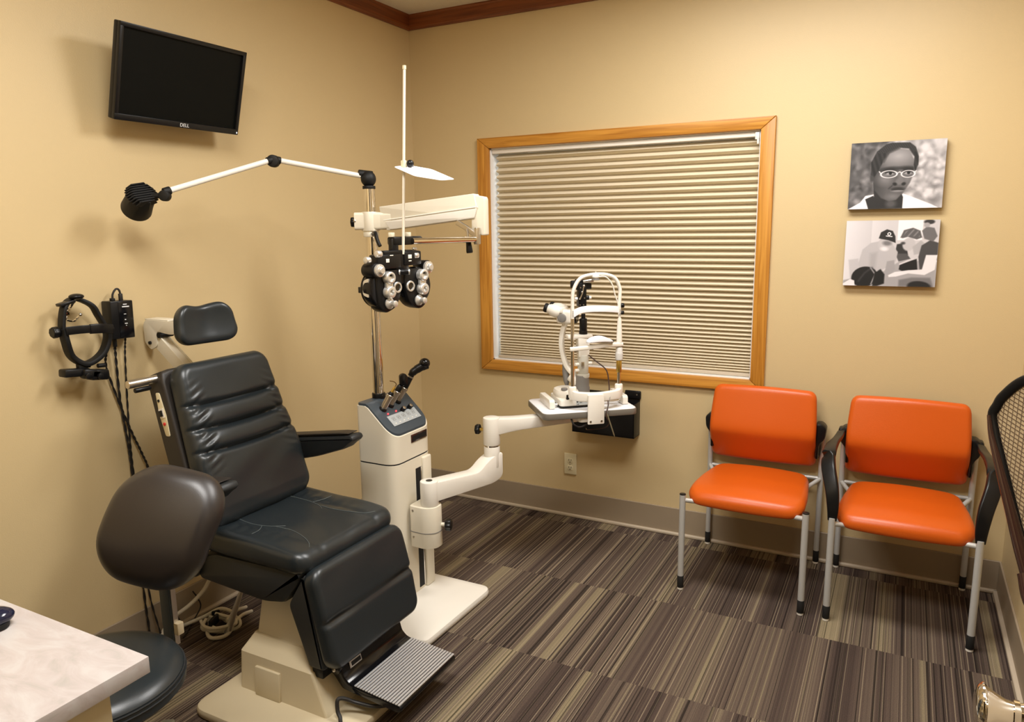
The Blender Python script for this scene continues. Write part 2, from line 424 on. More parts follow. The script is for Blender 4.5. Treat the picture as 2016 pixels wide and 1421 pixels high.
# baseboards: flat band with a small lip at the carpet
def baseboard(name, lo, hi, axis):
    bm = newbm(); box2(bm, lo, hi, 0.002, 1); o = struct(name, bm, BASEM)
    b2 = newbm()
    l2, h2 = list(lo), list(hi); h2[2] = 0.016
    if axis == 'y': l2[1] = lo[1] - 0.014
    if axis == 'x': h2[0] = hi[0] + 0.014
    if axis == '-x': l2[0] = lo[0] - 0.014
    box2(b2, l2, h2, 0.005, 3)
    l = finish('toe_lip', b2, LIPM, o)
    return o
baseboard('baseboard_back', (0, -0.008, 0), (XR, 0, 0.138), 'y')
baseboard('baseboard_left', (0, -3.15, 0), (0.008, -0.008, 0.138), 'x')
baseboard('baseboard_right', (XR - 0.008, -0.86, 0), (XR, -0.008, 0.138), '-x')
# crown moulding
def crown(name, m, pts_fn):
    prof = [(0.0, 2.518), (0.010, 2.518), (0.012, 2.524), (0.018, 2.530), (0.019, CEIL - 0.012), (0.024, CEIL - 0.006), (0.024, CEIL), (0.0, CEIL)]
    bm = newbm(); r0 = [bm.verts.new(pts_fn(d, z, 0)) for d, z in prof]; r1 = [bm.verts.new(pts_fn(d, z, 1)) for d, z in prof]; n = len(prof)
    for i in range(n): bm.faces.new((r0[i], r0[(i + 1) % n], r1[(i + 1) % n], r1[i]))
    bm.faces.new(r0[::-1]); bm.faces.new(r1)
    return struct(name, bm, m)
crown('trim_1', CROWNX, lambda d, z, e: V(d if e == 0 else XR - d, -d, z))
crown('trim_2', CROWNY, lambda d, z, e: V(d, -d if e == 0 else -3.15, z))
crown('trim_3', CROWNY, lambda d, z, e: V(XR - d, -d if e == 0 else -0.86, z))

# ------------------------------------------------------------------ window
win = bpy.data.objects.new('window_1', None); C.objects.link(win); win.location = (1.14, 0, 0.76); win['kind'] = 'structure'
OX0, OX1, OZ0, OZ1 = 0.411, 1.868, 0.752, 1.946
FT = 0.021
def framepiece(P, m):
    bm = newbm(); prism(bm, P, XZ, 0.0, -FT, 0.003); return finish('window_frame', bm, m, win, W=True, smooth=30)
g = 0.0006
framepiece([(OX0 + g, OZ1), (OX1 - g, OZ1), (WX1 - g, WZ1), (WX0 + g, WZ1)], OAKX)
framepiece([(OX0 + g, OZ0), (WX0 + g, WZ0), (WX1 - g, WZ0), (OX1 - g, OZ0)], OAKX)
framepiece([(OX0, OZ0 + g), (OX0, OZ1 - g), (WX0, WZ1 - g), (WX0, WZ0 + g)], OAKZ)
framepiece([(OX1, OZ0 + g), (WX1, WZ0 + g), (WX1, WZ1 - g), (OX1, OZ1 - g)], OAKZ)
bm = newbm()
box2(bm, (WX0, 0.0, WZ0), (WX0 + 0.006, 0.15, WZ1)); box2(bm, (WX1 - 0.006, 0, WZ0), (WX1, 0.15, WZ1)); box2(bm, (WX0, 0, WZ0), (WX1, 0.15, WZ0 + 0.006)); box2(bm, (WX0, 0, WZ1 - 0.006), (WX1, 0.15, WZ1))
finish('window_reveal', bm, mat('pale_reveal', (0.86, 0.86, 0.85, 1), 0.5), win, W=True)
bm = newbm()
for lo, hi in (((WX0 + .006, .10, WZ0 + .006), (WX0 + .04, .13, WZ1 - .006)), ((WX1 - .04, .10, WZ0 + .006), (WX1 - .006, .13, WZ1 - .006)), ((WX0 + .04, .10, WZ0 + .006), (WX1 - .04, .13, WZ0 + .04)), ((WX0 + .04, .10, WZ1 - .04), (WX1 - .04, .13, WZ1 - .006)), ((1.12, .10, WZ0 + .04), (1.16, .13, WZ1 - .04))):
    box2(bm, lo, hi, 0.003, 1)
finish('window_sash', bm, WHITEP, win, W=True)
bm = newbm(); box2(bm, (WX0 + .03, .112, WZ0 + .03), (WX1 - .03, .118, WZ1 - .03))
gl = bpy.data.materials.new('window_glass'); gl.use_nodes = True
_n = gl.node_tree.nodes; _n.remove(_n['Principled BSDF']); _t = _n.new('ShaderNodeBsdfTransparent'); _g = _n.new('ShaderNodeBsdfGlossy'); _g.inputs['Roughness'].default_value = 0.02
_f = _n.new('ShaderNodeFresnel'); _m = _n.new('ShaderNodeMixShader'); _l = gl.node_tree.links
_l.new(_f.outputs[0], _m.inputs[0]); _l.new(_t.outputs[0], _m.inputs[1]); _l.new(_g.outputs[0], _m.inputs[2]); _l.new(_m.outputs[0], _n['Material Output'].inputs[0])
finish('pane', bm, gl, win, W=True)

# ------------------------------------------------------------------ pleated blind
bl = thing('pleated_blind', (1.14, 0.02, 0.815), 'tan pleated window blind drawn down inside the oak frame', 'blind')
BX0, BX1 = 0.496, 1.800
m = bpy.data.materials.new('pleated_fabric'); m.use_nodes = True
b = m.node_tree.nodes['Principled BSDF']; b.inputs['Base Color'].default_value = (0.72, 0.63, 0.47, 1); b.inputs['Roughness'].default_value = 0.85; b.inputs['Specular IOR Level'].default_value = 0.1
nz = m.node_tree.nodes.new('ShaderNodeTexNoise'); nz.inputs['Scale'].default_value = 500
bp = m.node_tree.nodes.new('ShaderNodeBump'); bp.inputs['Strength'].default_value = 0.2; bp.inputs['Distance'].default_value = 0.0005
m.node_tree.links.new(nz.outputs['Fac'], bp.inputs['Height']); m.node_tree.links.new(bp.outputs[0], b.inputs['Normal'])
FABRIC = m
bm = newbm()
z = 1.868; zs = []
zb = 0.826
while z > zb + 0.005:
    t = (1.868 - z) / (1.868 - zb)
    sp = float(np.interp(t, [0, .5, .7, .85, 1.0], [.0327, .0277, .0238, .0178, .0112]))
    zs.append((z, sp)); z -= sp
prof = []
ym = 0.040
for z, sp in zs:
    # upper flat of every pleat faces up into the room, the lower one tucks back under it
    A_ = min(0.0165, 0.62 * sp)
    prof += [(ym + A_, z), (ym - A_, z - sp * 0.60), (ym - A_ * 0.97, z - sp * 0.63)]
prof.append((ym + 0.006, zb))
for s in range(2): pass
nX = 2
cols = []
for x in (BX0, BX1):
    cols.append(([bm.verts.new((x, y, z)) for y, z in prof], [bm.verts.new((x, y + 0.012, z)) for y, z in prof]))
for i in range(len(prof) - 1):
    bm.faces.new((cols[0][0][i], cols[1][0][i], cols[1][0][i + 1], cols[0][0][i + 1]))
    bm.faces.new((cols[0][1][i], cols[0][1][i + 1], cols[1][1][i + 1], cols[1][1][i]))
    for c in cols: bm.faces.new((c[0][i], c[0][i + 1], c[1][i + 1], c[1][i]))
finish('pleated_shade', bm, FABRIC, bl, W=True, smooth=25)
bm = newbm(); box2(bm, (BX0 - 0.012, 0.004, 1.868), (BX1 + 0.001, 0.052, 1.888), 0.003); finish('head_rail', bm, WHITEP, bl, W=True)
bm = newbm(); box2(bm, (BX0, 0.014, 0.813), (BX1, 0.052, 0.827), 0.003); finish('bottom_rail', bm, mat('tan_rail', (0.55, 0.47, 0.36, 1), 0.5), bl, W=True)
bm = newbm(); box2(bm, (1.782, -0.004, 1.856), (1.800, 0.006, 1.886), 0.002); cyl(bm, (1.795, -0.002, 1.856), (1.795, -0.002, 1.836), 0.005, 12, 0.002); finish('cord_lock', bm, WHITEP, bl, W=True)

# ------------------------------------------------------------------ wall outlet
ol = thing('wall_outlet', (0.923, 0, 0.23), 'ivory double wall outlet on the back wall below the black wall pocket', 'outlet')
bm = newbm(); box2(bm, (0.889, -0.007, 0.229), (0.957, 0, 0.342), 0.003, 3); finish('cover_plate', bm, IVORY, ol, W=True)
for zc in (0.303, 0.264):
    bm = newbm(); prism(bm, roundpoly([(0.907, zc - 0.014), (0.939, zc - 0.014), (0.939, zc + 0.014), (0.907, zc + 0.014)], 0.011), XZ, -0.006, -0.0085, 0.0006); rc = finish('receptacle', bm, IVORY, ol, W=True)
    bm = newbm(); box2(bm, (0.9155, -0.0092, zc - 0.001), (0.9180, -0.0084, zc + 0.009)); box2(bm, (0.9275, -0.0092, zc), (0.9300, -0.0084, zc + 0.008)); cyl(bm, (0.923, -0.0084, zc - 0.007), (0.923, -0.0092, zc - 0.007), 0.0026, 10); finish('slots', bm, DARKIN, rc, W=True)
bm = newbm(); cyl(bm, (0.923, -0.006, 0.2835), (0.923, -0.0085, 0.2835), 0.003, 12, 0.0006); finish('screw', bm, SATIN, ol, W=True)

# ------------------------------------------------------------------ black wall pocket under the window
wp = thing('wall_pocket', (1.14, -0.045, 0.485), 'black plastic file pocket on the back wall, behind the slit lamp table', 'file holder')
bm = newbm()
x0, x1, zb_, zt = 0.968, 1.292, 0.486, 0.655
box2(bm, (x0, -0.009, zb_), (x1, -0.001, zt + 0.035), 0.003); box2(bm, (x0, -0.088, zb_), (x1, -0.080, zt), 0.003)
box2(bm, (x0, -0.088, zb_), (x0 + 0.007, -0.001, zt), 0.002); box2(bm, (x1 - 0.007, -0.088, zb_), (x1, -0.001, zt), 0.002); box2(bm, (x0, -0.088, zb_), (x1, -0.001, zb_ + 0.007), 0.002)
finish('pocket', bm, BLACKP, wp, W=True)
bm = newbm(); box2(bm, (x1 - 0.075, -0.016, zt + 0.01), (x1 + 0.006, -0.002, zt + 0.052), 0.006, 3); finish('hanging_tab', bm, BLACKP, wp, W=True)
bm = newbm(); cyl(bm, (x1 - 0.012, -0.015, zt + 0.034), (x1 - 0.012, -0.018, zt + 0.034), 0.004, 12); finish('rivet', bm, SATIN, wp, W=True)

# ================================================================== printed canvases
def canvas(name, x0, x1, z0, z1, label, paint, nx=300):
    t = thing(name, ((x0 + x1) / 2, 0, z0), label, 'canvas print', 'black and white canvas prints on the back wall')
    w, h = x1 - x0, z1 - z0; ny = int(nx * h / w)
    bm = newbm(); box2(bm, (x0, -0.030, z0), (x1, -0.001, z1), 0.0015, 2)
    finish('canvas_block', bm, mat('canvas_edge', (0.10, 0.08, 0.08, 1), 0.7), t, W=True)
    X, Z = np.meshgrid(np.linspace(0, 1, nx + 1), np.linspace(0, 1, ny + 1))
    val = paint(X, 1 - Z, w / h)       # v downwards
    vs = np.stack([x0 + X * w - (x0 + x1) / 2, np.full_like(X, -0.0306), Z * h], -1).reshape(-1, 3)
    idx = np.arange((nx + 1) * (ny + 1)).reshape(ny + 1, nx + 1)
    F = np.stack([idx[:-1, :-1], idx[:-1, 1:], idx[1:, 1:], idx[1:, :-1]], -1).reshape(-1, 4)
    me = bpy.data.meshes.new('printed_image'); me.from_pydata(vs.tolist(), [], F.tolist())
    ca = me.color_attributes.new('print', 'FLOAT_COLOR', 'POINT')
    v = np.clip(val, 0, 1).reshape(-1); v = v ** 2.2
    col = np.stack([v * 1.0, v * 0.955, v * 0.99, np.ones_like(v)], -1).astype(np.float32).reshape(-1)
    ca.data.foreach_set('color', col)
    m = bpy.data.materials.get('canvas_print')
    if not m:
        m = bpy.data.materials.new('canvas_print'); m.use_nodes = True; N = m.node_tree.nodes
        a = N.new('ShaderNodeVertexColor'); a.layer_name = 'print'; m.node_tree.links.new(a.outputs[0], N['Principled BSDF'].inputs['Base Color'])
        N['Principled BSDF'].inputs['Roughness'].default_value = 0.6
    me.materials.append(m)
    o = bpy.data.objects.new('printed_image', me); C.objects.link(o); o.parent = t
    return t
def sm(d, w): return np.clip(0.5 - d / w, 0, 1)      # d<0 inside
def ell(X, Y, cx, cy, rx, ry, ang=0, soft=0.02):
    c, s = math.cos(ang), math.sin(ang); dx, dy = X - cx, Y - cy; u = (dx * c + dy * s) / rx; v = (-dx * s + dy * c) / ry
    return sm((np.sqrt(u * u + v * v) - 1) * min(rx, ry), soft)
def poly(X, Y, P, soft=0.012):
    inside = np.zeros_like(X, bool); dmin = np.full_like(X, 9.0); n = len(P)
    for i in range(n):
        (x1, y1), (x2, y2) = P[i], P[(i + 1) % n]
        cond = ((y1 > Y) != (y2 > Y)); xi = (x2 - x1) * (Y - y1) / ((y2 - y1) if y2 != y1 else 1e-9) + x1
        inside ^= cond & (X < xi)
        ex, ey = x2 - x1, y2 - y1; t = np.clip(((X - x1) * ex + (Y - y1) * ey) / (ex * ex + ey * ey + 1e-12), 0, 1)
        dmin = np.minimum(dmin, np.hypot(X - x1 - t * ex, Y - y1 - t * ey))
    return sm(np.where(inside, -dmin, dmin), soft)
def stroke(X, Y, P, w, soft=0.008):
    d = np.full_like(X, 9.0)
    for (x1, y1), (x2, y2) in zip(P, P[1:]):
        ex, ey = x2 - x1, y2 - y1; t = np.clip(((X - x1) * ex + (Y - y1) * ey) / (ex * ex + ey * ey + 1e-12), 0, 1)
        d = np.minimum(d, np.hypot(X - x1 - t * ex, Y - y1 - t * ey))
    return sm(d - w, soft)
def mixv(a, b, k): return a * (1 - k) + b * k
def paint_portrait(U, Vv, asp):
    X = U * asp; Y = Vv * 1.0                    # X 0..1.27, Y 0..1 downwards
    rs = np.random.RandomState(3)
    img = 0.30 + 0.33 * np.clip((X - 0.15) / 1.0, 0, 1)
    for i in range(520):                         # blurred leaves
        cx, cy = rs.rand() * 1.3, rs.rand(); rx = 0.02 + 0.045 * rs.rand(); ry = rx * (0.45 + 0.5 * rs.rand())
        br = rs.rand(); tone = (0.10 + 0.55 * br) if cx < 0.5 else (0.42 + 0.58 * br)
        img = mixv(img, tone, ell(X, Y, cx, cy, rx, ry, rs.rand() * 3, 0.05) * 0.6)
    # blouse
    img = mixv(img, 0.93, poly(X, Y, [(0.0, 1.0), (0.17, 0.90), (0.24, 0.80), (0.36, 0.78), (0.40, 1.0)]))
    img = mixv(img, 0.95, poly(X, Y, [(0.68, 0.83), (0.76, 0.78), (0.95, 0.86), (1.15, 0.95), (1.24, 1.0), (0.68, 1.0)]))
    img = mixv(img, 0.15, poly(X, Y, [(0.24, 0.85), (0.35, 0.80), (0.40, 0.90), (0.38, 1.0), (0.29, 1.0)]))
    # neck
    img = mixv(img, 0.14, poly(X, Y, [(0.34, 0.60), (0.70, 0.70), (0.76, 0.83), (0.76, 1.0), (0.30, 1.0), (0.27, 0.88), (0.36, 0.82)]))
    img = mixv(img, 0.30, ell(X, Y, 0.60, 0.93, 0.07, 0.06, 0, 0.06))
    # face
    face = poly(X, Y, [(0.34, 0.32), (0.42, 0.17), (0.62, 0.10), (0.80, 0.14), (0.87, 0.28), (0.88, 0.48), (0.84, 0.62), (0.76, 0.76), (0.67, 0.87), (0.57, 0.89), (0.46, 0.84), (0.36, 0.72), (0.33, 0.55)], 0.02)
    shade = 0.33 + 0.0 * X + 0.28 * ell(X, Y, 0.66, 0.22, 0.20, 0.12, 0, 0.22) - 0.10 * ell(X, Y, 0.36, 0.6, 0.10, 0.3, 0, 0.16)
    shade = shade + 0.16 * ell(X, Y, 0.48, 0.55, 0.09, 0.08, 0, 0.12) + 0.10 * ell(X, Y, 0.80, 0.55, 0.06, 0.10, 0, 0.10) + 0.10 * ell(X, Y, 0.62, 0.82, 0.08, 0.04, 0, 0.06)
    img = mixv(img, shade, face)
    img = mixv(img, 0.24, ell(X, Y, 0.325, 0.50, 0.035, 0.09, 0.1, 0.02))
    # brows, eyes
    for cx in (0.555, 0.80):
        img = mixv(img, 0.08, ell(X, Y, cx, 0.415, 0.115, 0.035, -0.08 if cx < .7 else 0.08, 0.04) * 0.85)
        img = mixv(img, 0.62, ell(X, Y, cx + 0.005, 0.475, 0.055, 0.020, 0, 0.012))
        img = mixv(img, 0.03, ell(X, Y, cx + 0.01, 0.472, 0.022, 0.022, 0, 0.012))
        img = mixv(img, 0.08, stroke(X, Y, [(cx - .06, .468), (cx, .448), (cx + .06, .468)], 0.006, 0.012))
        img = mixv(img, 0.22, ell(X, Y, cx, 0.53, 0.06, 0.012, 0, 0.02) * 0.6)
    # nose
    img = mixv(img, 0.46, poly(X, Y, [(0.685, 0.43), (0.72, 0.43), (0.745, 0.60), (0.67, 0.60)], 0.04) * 0.7)
    img = mixv(img, 0.42, ell(X, Y, 0.695, 0.60, 0.055, 0.045, 0, 0.03))
    img = mixv(img, 0.10, ell(X, Y, 0.635, 0.635, 0.028, 0.022, 0.3, 0.02)); img = mixv(img, 0.10, ell(X, Y, 0.755, 0.635, 0.028, 0.022, -0.3, 0.02))
    img = mixv(img, 0.14, stroke(X, Y, [(0.60, 0.66), (0.555, 0.70)], 0.006, 0.02) * 0.8)
    # mouth
    img = mixv(img, 0.17, ell(X, Y, 0.68, 0.705, 0.085, 0.022, 0, 0.018)); img = mixv(img, 0.50, ell(X, Y, 0.68, 0.738, 0.078, 0.016, 0, 0.016)); img = mixv(img, 0.05, stroke(X, Y, [(0.60, 0.722), (0.68, 0.718), (0.76, 0.722)], 0.004, 0.008))
    # head scarf and hair
    scarf = poly(X, Y, [(0.30, 0.48), (0.29, 0.30), (0.36, 0.14), (0.48, 0.04), (0.56, 0.02), (0.80, 0.03), (0.88, 0.10), (0.93, 0.24), (0.93, 0.36), (0.895, 0.46), (0.87, 0.36), (0.87, 0.24), (0.79, 0.12), (0.66, 0.10), (0.54, 0.16), (0.46, 0.28), (0.40, 0.42), (0.345, 0.52)], 0.015)
    knit = 0.13 + 0.07 * (np.sin(X * 170 + Y * 60) * np.sin(Y * 190 - X * 30) > 0.2)
    img = mixv(img, np.where(Y < 0.17, knit, 0.13 + 0.05 * np.sin(X * 90 - Y * 30)), scarf)
    img = mixv(img, 0.26, stroke(X, Y, [(0.46, 0.30), (0.52, 0.17), (0.66, 0.105)], 0.012, 0.03))
    # spectacles
    def ring(cx, cy, rx, ry):
        d = np.sqrt(((X - cx) / rx) ** 2 + ((Y - cy) / ry) ** 2); return sm(np.abs(d - 1) * min(rx, ry) - 0.005, 0.008)
    img = mixv(img, 0.92, np.maximum(ring(0.545, 0.485, 0.11, 0.052), ring(0.805, 0.49, 0.09, 0.050)))
    img = mixv(img, 0.92, stroke(X, Y, [(0.655, 0.475), (0.69, 0.455), (0.715, 0.475)], 0.005)); img = mixv(img, 0.9, stroke(X, Y, [(0.41, 0.44), (0.435, 0.475)], 0.006)); img = mixv(img, 0.9, stroke(X, Y, [(0.895, 0.46), (0.91, 0.45)], 0.006))
    return img
def paint_group(U, Vv, asp):
    X = U * asp; Y = Vv
    img = 0.84 - 0.12 * np.clip(X / 0.6, 0, 1) + 0.05 * (X > 0.36)
    img = mixv(img, 0.92, poly(X, Y, [(0.72, 0.0), (1.05, 0.0), (1.05, 0.30), (0.72, 0.30)], 0.01))
    img = mixv(img, 0.66, poly(X, Y, [(0.06, 0.60), (0.20, 0.58), (0.22, 0.85), (0.10, 0.9)], 0.02) * 0.6)
    # table and background clutter
    img = mixv(img, 0.62, poly(X, Y, [(0.0, 0.92), (0.55, 0.78), (0.80, 0.60), (1.27, 0.62), (1.27, 1.0), (0.0, 1.0)], 0.02))
    img = mixv(img, 0.18, poly(X, Y, [(0.72, 0.36), (0.84, 0.34), (0.88, 0.52), (0.80, 0.56), (0.70, 0.50)], 0.015))
    img = mixv(img, 0.30, poly(X, Y, [(0.70, 0.50), (0.86, 0.50), (0.92, 0.58), (0.76, 0.62)], 0.015))
    img = mixv(img, 0.08, poly(X, Y, [(0.78, 0.66), (1.0, 0.58), (1.02, 0.74), (0.84, 0.78), (0.77, 0.74)], 0.015))
    img = mixv(img, 0.80, stroke(X, Y, [(0.78, 0.66), (0.95, 0.58)], 0.012, 0.012))
    # man in a cap and pale jersey leaning over
    img = mixv(img, 0.70, poly(X, Y, [(0.20, 0.66), (0.25, 0.44), (0.36, 0.34), (0.50, 0.31), (0.66, 0.36), (0.74, 0.48), (0.72, 0.62), (0.62, 0.70), (0.50, 0.78), (0.34, 0.72), (0.22, 0.76)], 0.015))
    img = mixv(img, 0.60, poly(X, Y, [(0.36, 0.50), (0.46, 0.48), (0.44, 0.74), (0.36, 0.72)], 0.05) * 0.6)
    img = mixv(img, 0.60, poly(X, Y, [(0.60, 0.62), (0.70, 0.60), (0.72, 0.74), (0.64, 0.84), (0.58, 0.80)], 0.015))
    img = mixv(img, 0.72, ell(X, Y, 0.555, 0.36, 0.095, 0.11, 0.1, 0.015)); img = mixv(img, 0.38, ell(X, Y, 0.585, 0.345, 0.06, 0.035, 0.1, 0.03) * .8); img = mixv(img, 0.88, ell(X, Y, 0.55, 0.43, 0.05, 0.03, 0.1, 0.03))
    img = mixv(img, 0.15, poly(X, Y, [(0.465, 0.27), (0.49, 0.18), (0.57, 0.135), (0.65, 0.16), (0.69, 0.24), (0.70, 0.34), (0.60, 0.30), (0.50, 0.28)], 0.012))
    d = np.hypot(X - 0.605, (Y - 0.205)); img = mixv(img, 0.95, sm(np.abs(d - 0.020) - 0.006, 0.006)); img = mixv(img, 0.95, stroke(X, Y, [(0.565, 0.235), (0.645, 0.245)], 0.006, 0.006))
    # second helper at right
    img = mixv(img, 0.72, ell(X, Y, 0.88, 0.36, 0.085, 0.10, 0.2, 0.02)); img = mixv(img, 0.34, poly(X, Y, [(0.76, 0.26), (0.80, 0.15), (0.92, 0.115), (1.02, 0.16), (1.05, 0.26), (0.98, 0.29), (0.86, 0.25), (0.79, 0.27)], 0.015))
    img = mixv(img, 0.58, np.clip(np.sin(X * 80 + Y * 60), 0, 1) * poly(X, Y, [(0.80, 0.25), (0.82, 0.17), (0.92, 0.13), (1.0, 0.17), (1.02, 0.25), (0.92, 0.24)], 0.02) * .6)
    img = mixv(img, 0.25, ell(X, Y, 0.80, 0.345, 0.03, 0.02, 0, 0.02)); img = mixv(img, 0.66, poly(X, Y, [(0.93, 0.40), (1.04, 0.30), (1.10, 0.36), (1.04, 0.50), (0.96, 0.52)], 0.02))
    img = mixv(img, 0.26, poly(X, Y, [(1.05, 0.38), (1.16, 0.30), (1.27, 0.34), (1.27, 0.60), (1.14, 0.56), (1.13, 0.72), (1.05, 0.74), (1.02, 0.55)], 0.015))
    img = mixv(img, 0.88, poly(X, Y, [(1.12, 0.52), (1.27, 0.52), (1.25, 0.74), (1.12, 0.82), (0.90, 0.80), (0.74, 0.85), (0.64, 0.86), (0.63, 0.83), (0.72, 0.78), (0.90, 0.75), (1.08, 0.74)], 0.014))
    # background person and front heads
    img = mixv(img, 0.40, poly(X, Y, [(1.04, 0.16), (1.10, 0.10), (1.20, 0.12), (1.25, 0.24), (1.20, 0.32), (1.08, 0.28)], 0.015)); img = mixv(img, 0.20, ell(X, Y, 1.13, 0.03, 0.07, 0.035, 0, 0.015)); img = mixv(img, 0.62, ell(X, Y, 1.10, 0.075, 0.04, 0.035, 0, 0.015))
    img = mixv(img, 0.08, ell(X, Y, 0.30, 0.86, 0.185, 0.155, -0.25, 0.015)); img = mixv(img, 0.26, stroke(X, Y, [(0.22, 0.93), (0.30, 0.80), (0.40, 0.72)], 0.012, 0.03) * .7); img = mixv(img, 0.55, stroke(X, Y, [(0.38, 0.72), (0.45, 0.82), (0.40, 0.97)], 0.010, 0.015))
    img = mixv(img, 0.07, poly(X, Y, [(0.44, 0.80), (0.52, 0.74), (0.58, 0.82), (0.58, 0.96), (0.48, 1.0), (0.42, 1.0)], 0.02))
    img = mixv(img, 0.88, poly(X, Y, [(0.0, 0.97), (0.10, 0.90), (0.16, 0.92), (0.17, 1.0), (0.0, 1.0)], 0.012))
    img = mixv(img, 0.40, poly(X, Y, [(0.78, 0.90), (0.95, 0.86), (1.2, 0.86), (1.25, 1.0), (0.78, 1.0)], 0.03) * .8); img = mixv(img, 0.12, ell(X, Y, 1.06, 1.0, 0.16, 0.085, 0.1, 0.02))
    return img
canvas('canvas_print', 2.166, 2.500, 1.552, 1.812, 'upper black and white canvas showing a woman in a headscarf and spectacles', paint_portrait)
canvas('canvas_print', 2.166, 2.500, 1.243, 1.506, 'lower black and white canvas showing people bent over a child, one in a cap', paint_group)

# ================================================================== LIGHT FIXTURES
for i, (loc, sx, sy, pw) in enumerate(LAMPS):
    t = thing('ceiling_light', (loc[0], loc[1], CEIL - 0.02), ['flat ceiling light panel nearest the window', 'flat ceiling light panel nearest the doorway'][i], 'ceiling light', 'ceiling light panels')
    bm = newbm()
    for (ax, ay, bx, by) in ((-sx / 2 - .03, -sy / 2 - .03, sx / 2 + .03, -sy / 2), (-sx / 2 - .03, sy / 2, sx / 2 + .03, sy / 2 + .03), (-sx / 2 - .03, -sy / 2, -sx / 2, sy / 2), (sx / 2, -sy / 2, sx / 2 + .03, sy / 2)):
        box2(bm, (ax, ay, -0.006), (bx, by, 0.02))
    finish('frame', bm, WHITEP, t)
    bm = newbm(); box2(bm, (-sx / 2, -sy / 2, 0.0), (sx / 2, sy / 2, 0.012)); finish('diffuser', bm, DIFFM, t)
    a = area('lamp', (0, 0, -0.01), sx, sy, pw, WARM); a.parent = t

# ================================================================== MONITOR
mt = thing('monitor', (0.10, -1.556, 1.86), 'black flat monitor on a wall mount, high on the left wall', 'monitor')
tl = math.atan2(0.080, 0.286)
MM = Matrix.Translation((0.140, -1.556, 2.005)) @ Matrix.Rotation(PI / 2, 4, 'Z') @ Matrix.Rotation(tl, 4, 'X')   # local x = +y world, local -y = towards room, z up
mon = lambda x, y, z: MM @ Vector((x, y, z))
def monbox(bm, lo, hi, bev=0.0):
    vs = box2(bm, lo, hi, bev)
    for v in vs: v.co = MM @ v.co
W2, H2 = 0.252, 0.149
bm = newbm(); monbox(bm, (-W2, 0.0, -H2), (W2, 0.022, H2), 0.004); finish('housing', bm, BLACKP, mt, W=True)
bm = newbm()
for lo, hi in (((-W2, -.012, H2 - .014), (W2, .002, H2)), ((-W2, -.012, -H2), (W2, .002, -H2 + .020)), ((-W2, -.012, -H2 + .018), (-W2 + .014, .002, H2 - .012)), ((W2 - .014, -.012, -H2 + .018), (W2, .002, H2 - .012))): monbox(bm, lo, hi, 0.002)
finish('bezel', bm, BLACKP, mt, W=True)
bm = newbm(); monbox(bm, (-W2 + .012, -.003, -H2 + .018), (W2 - .012, .001, H2 - .012)); finish('screen', bm, mat('screen_off', (0.002, 0.0025, 0.002, 1), 0.5, spec=0.12), mt, W=True)
bm = newbm(); monbox(bm, (-0.11, 0.020, -0.10), (0.11, 0.045, 0.07), 0.008); finish('rear_housing', bm, BLACKP, mt, W=True)
bm = newbm(); monbox(bm, (-0.05, 0.044, -0.05), (0.05, 0.052, 0.05), 0.002); tube(bm, [mon(0, 0.05, 0), (0.05, -1.55, 1.99), (0.008, -1.55, 1.985)], 0.016, 10); box(bm, (0.006, -1.55, 1.985), (0.012, 0.10, 0.16), None, 0.002); finish('wall_mount', bm, BLACKM, mt, W=True)
text('maker_lettering', 'DELL', 0.017, LETTER, mt, root_matrix(mt).inverted() @ MM @ Matrix.Translation((0.012, -0.0128, -H2 + 0.0095)) @ Matrix.Rotation(PI / 2, 4, 'X'))
bm = newbm(); monbox(bm, (W2 - .0085, -.0135, -H2 + .005), (W2 - .0055, -.0115, -H2 + .011), 0.0008); finish('power_light', bm, mat('white_led', (0.9, 0.9, 0.9, 1), 0.4, emit=((1, 1, 1, 1), 1.2)), mt, W=True)

# ================================================================== EXAM CHAIR
ec = thing('exam_chair', (0.72, -1.665, 0), 'black vinyl reclining exam chair with ribbed metal footplate on a cream pedestal', 'exam chair')
YC = -1.665
bm = newbm(); prism(bm, roundpoly([(0.495, -2.03), (1.045, -2.03), (1.045, -1.50), (0.80, -1.405), (0.40, -1.405), (0.40, -1.72), (0.495, -1.80)], [0.06, 0.05, 0.05, 0.02, 0.02, 0.02, 0.02]), XY, 0.0, 0.032, 0.010); finish('base_plate', bm, CREAMD, ec, W=True)
# pedestal: lower moulded cover and upper trunk
def frustum(bm, lo, hi, z0, z1, n=1, bev=0.008):
    P0 = roundpoly([(lo[0], lo[1]), (lo[2], lo[1]), (lo[2], lo[3]), (lo[0], lo[3])], 0.012, 4); P1 = roundpoly([(hi[0], hi[1]), (hi[2], hi[1]), (hi[2], hi[3]), (hi[0], hi[3])], 0.012, 4)
    a = [bm.verts.new((x, y, z0)) for x, y in P0]; b = [bm.verts.new((x, y, z1)) for x, y in P1]; k = len(a)
    for i in range(k): bm.faces.new((a[i], a[(i + 1) % k], b[(i + 1) % k], b[i]))
    bm.faces.new(a[::-1]); bm.faces.new(b)
bm = newbm(); frustum(bm, (0.560, -1.885, 0.93, -1.45), (0.565, -1.878, 0.872, -1.458), 0.031, 0.160); frustum(bm, (0.565, -1.878, 0.872, -1.458), (0.585, -1.835, 0.80, -1.50), 0.160, 0.205)
finish('pedestal_cover', bm, CREAMD, ec, W=True, smooth=20)
bm = newbm(); box(bm, (0.690, -1.886, 0.080), (0.105, 0.012, 0.098), rmat(rx=R(-3)), 0.004); finish('raised_panel', bm, CREAMD, ec, W=True)
bm = newbm(); frustum(bm, (0.590, -1.825, 0.795, -1.51), (0.610, -1.795, 0.775, -1.54), 0.205, 0.40); finish('pedestal', bm, CREAM, ec, W=True, smooth=20)
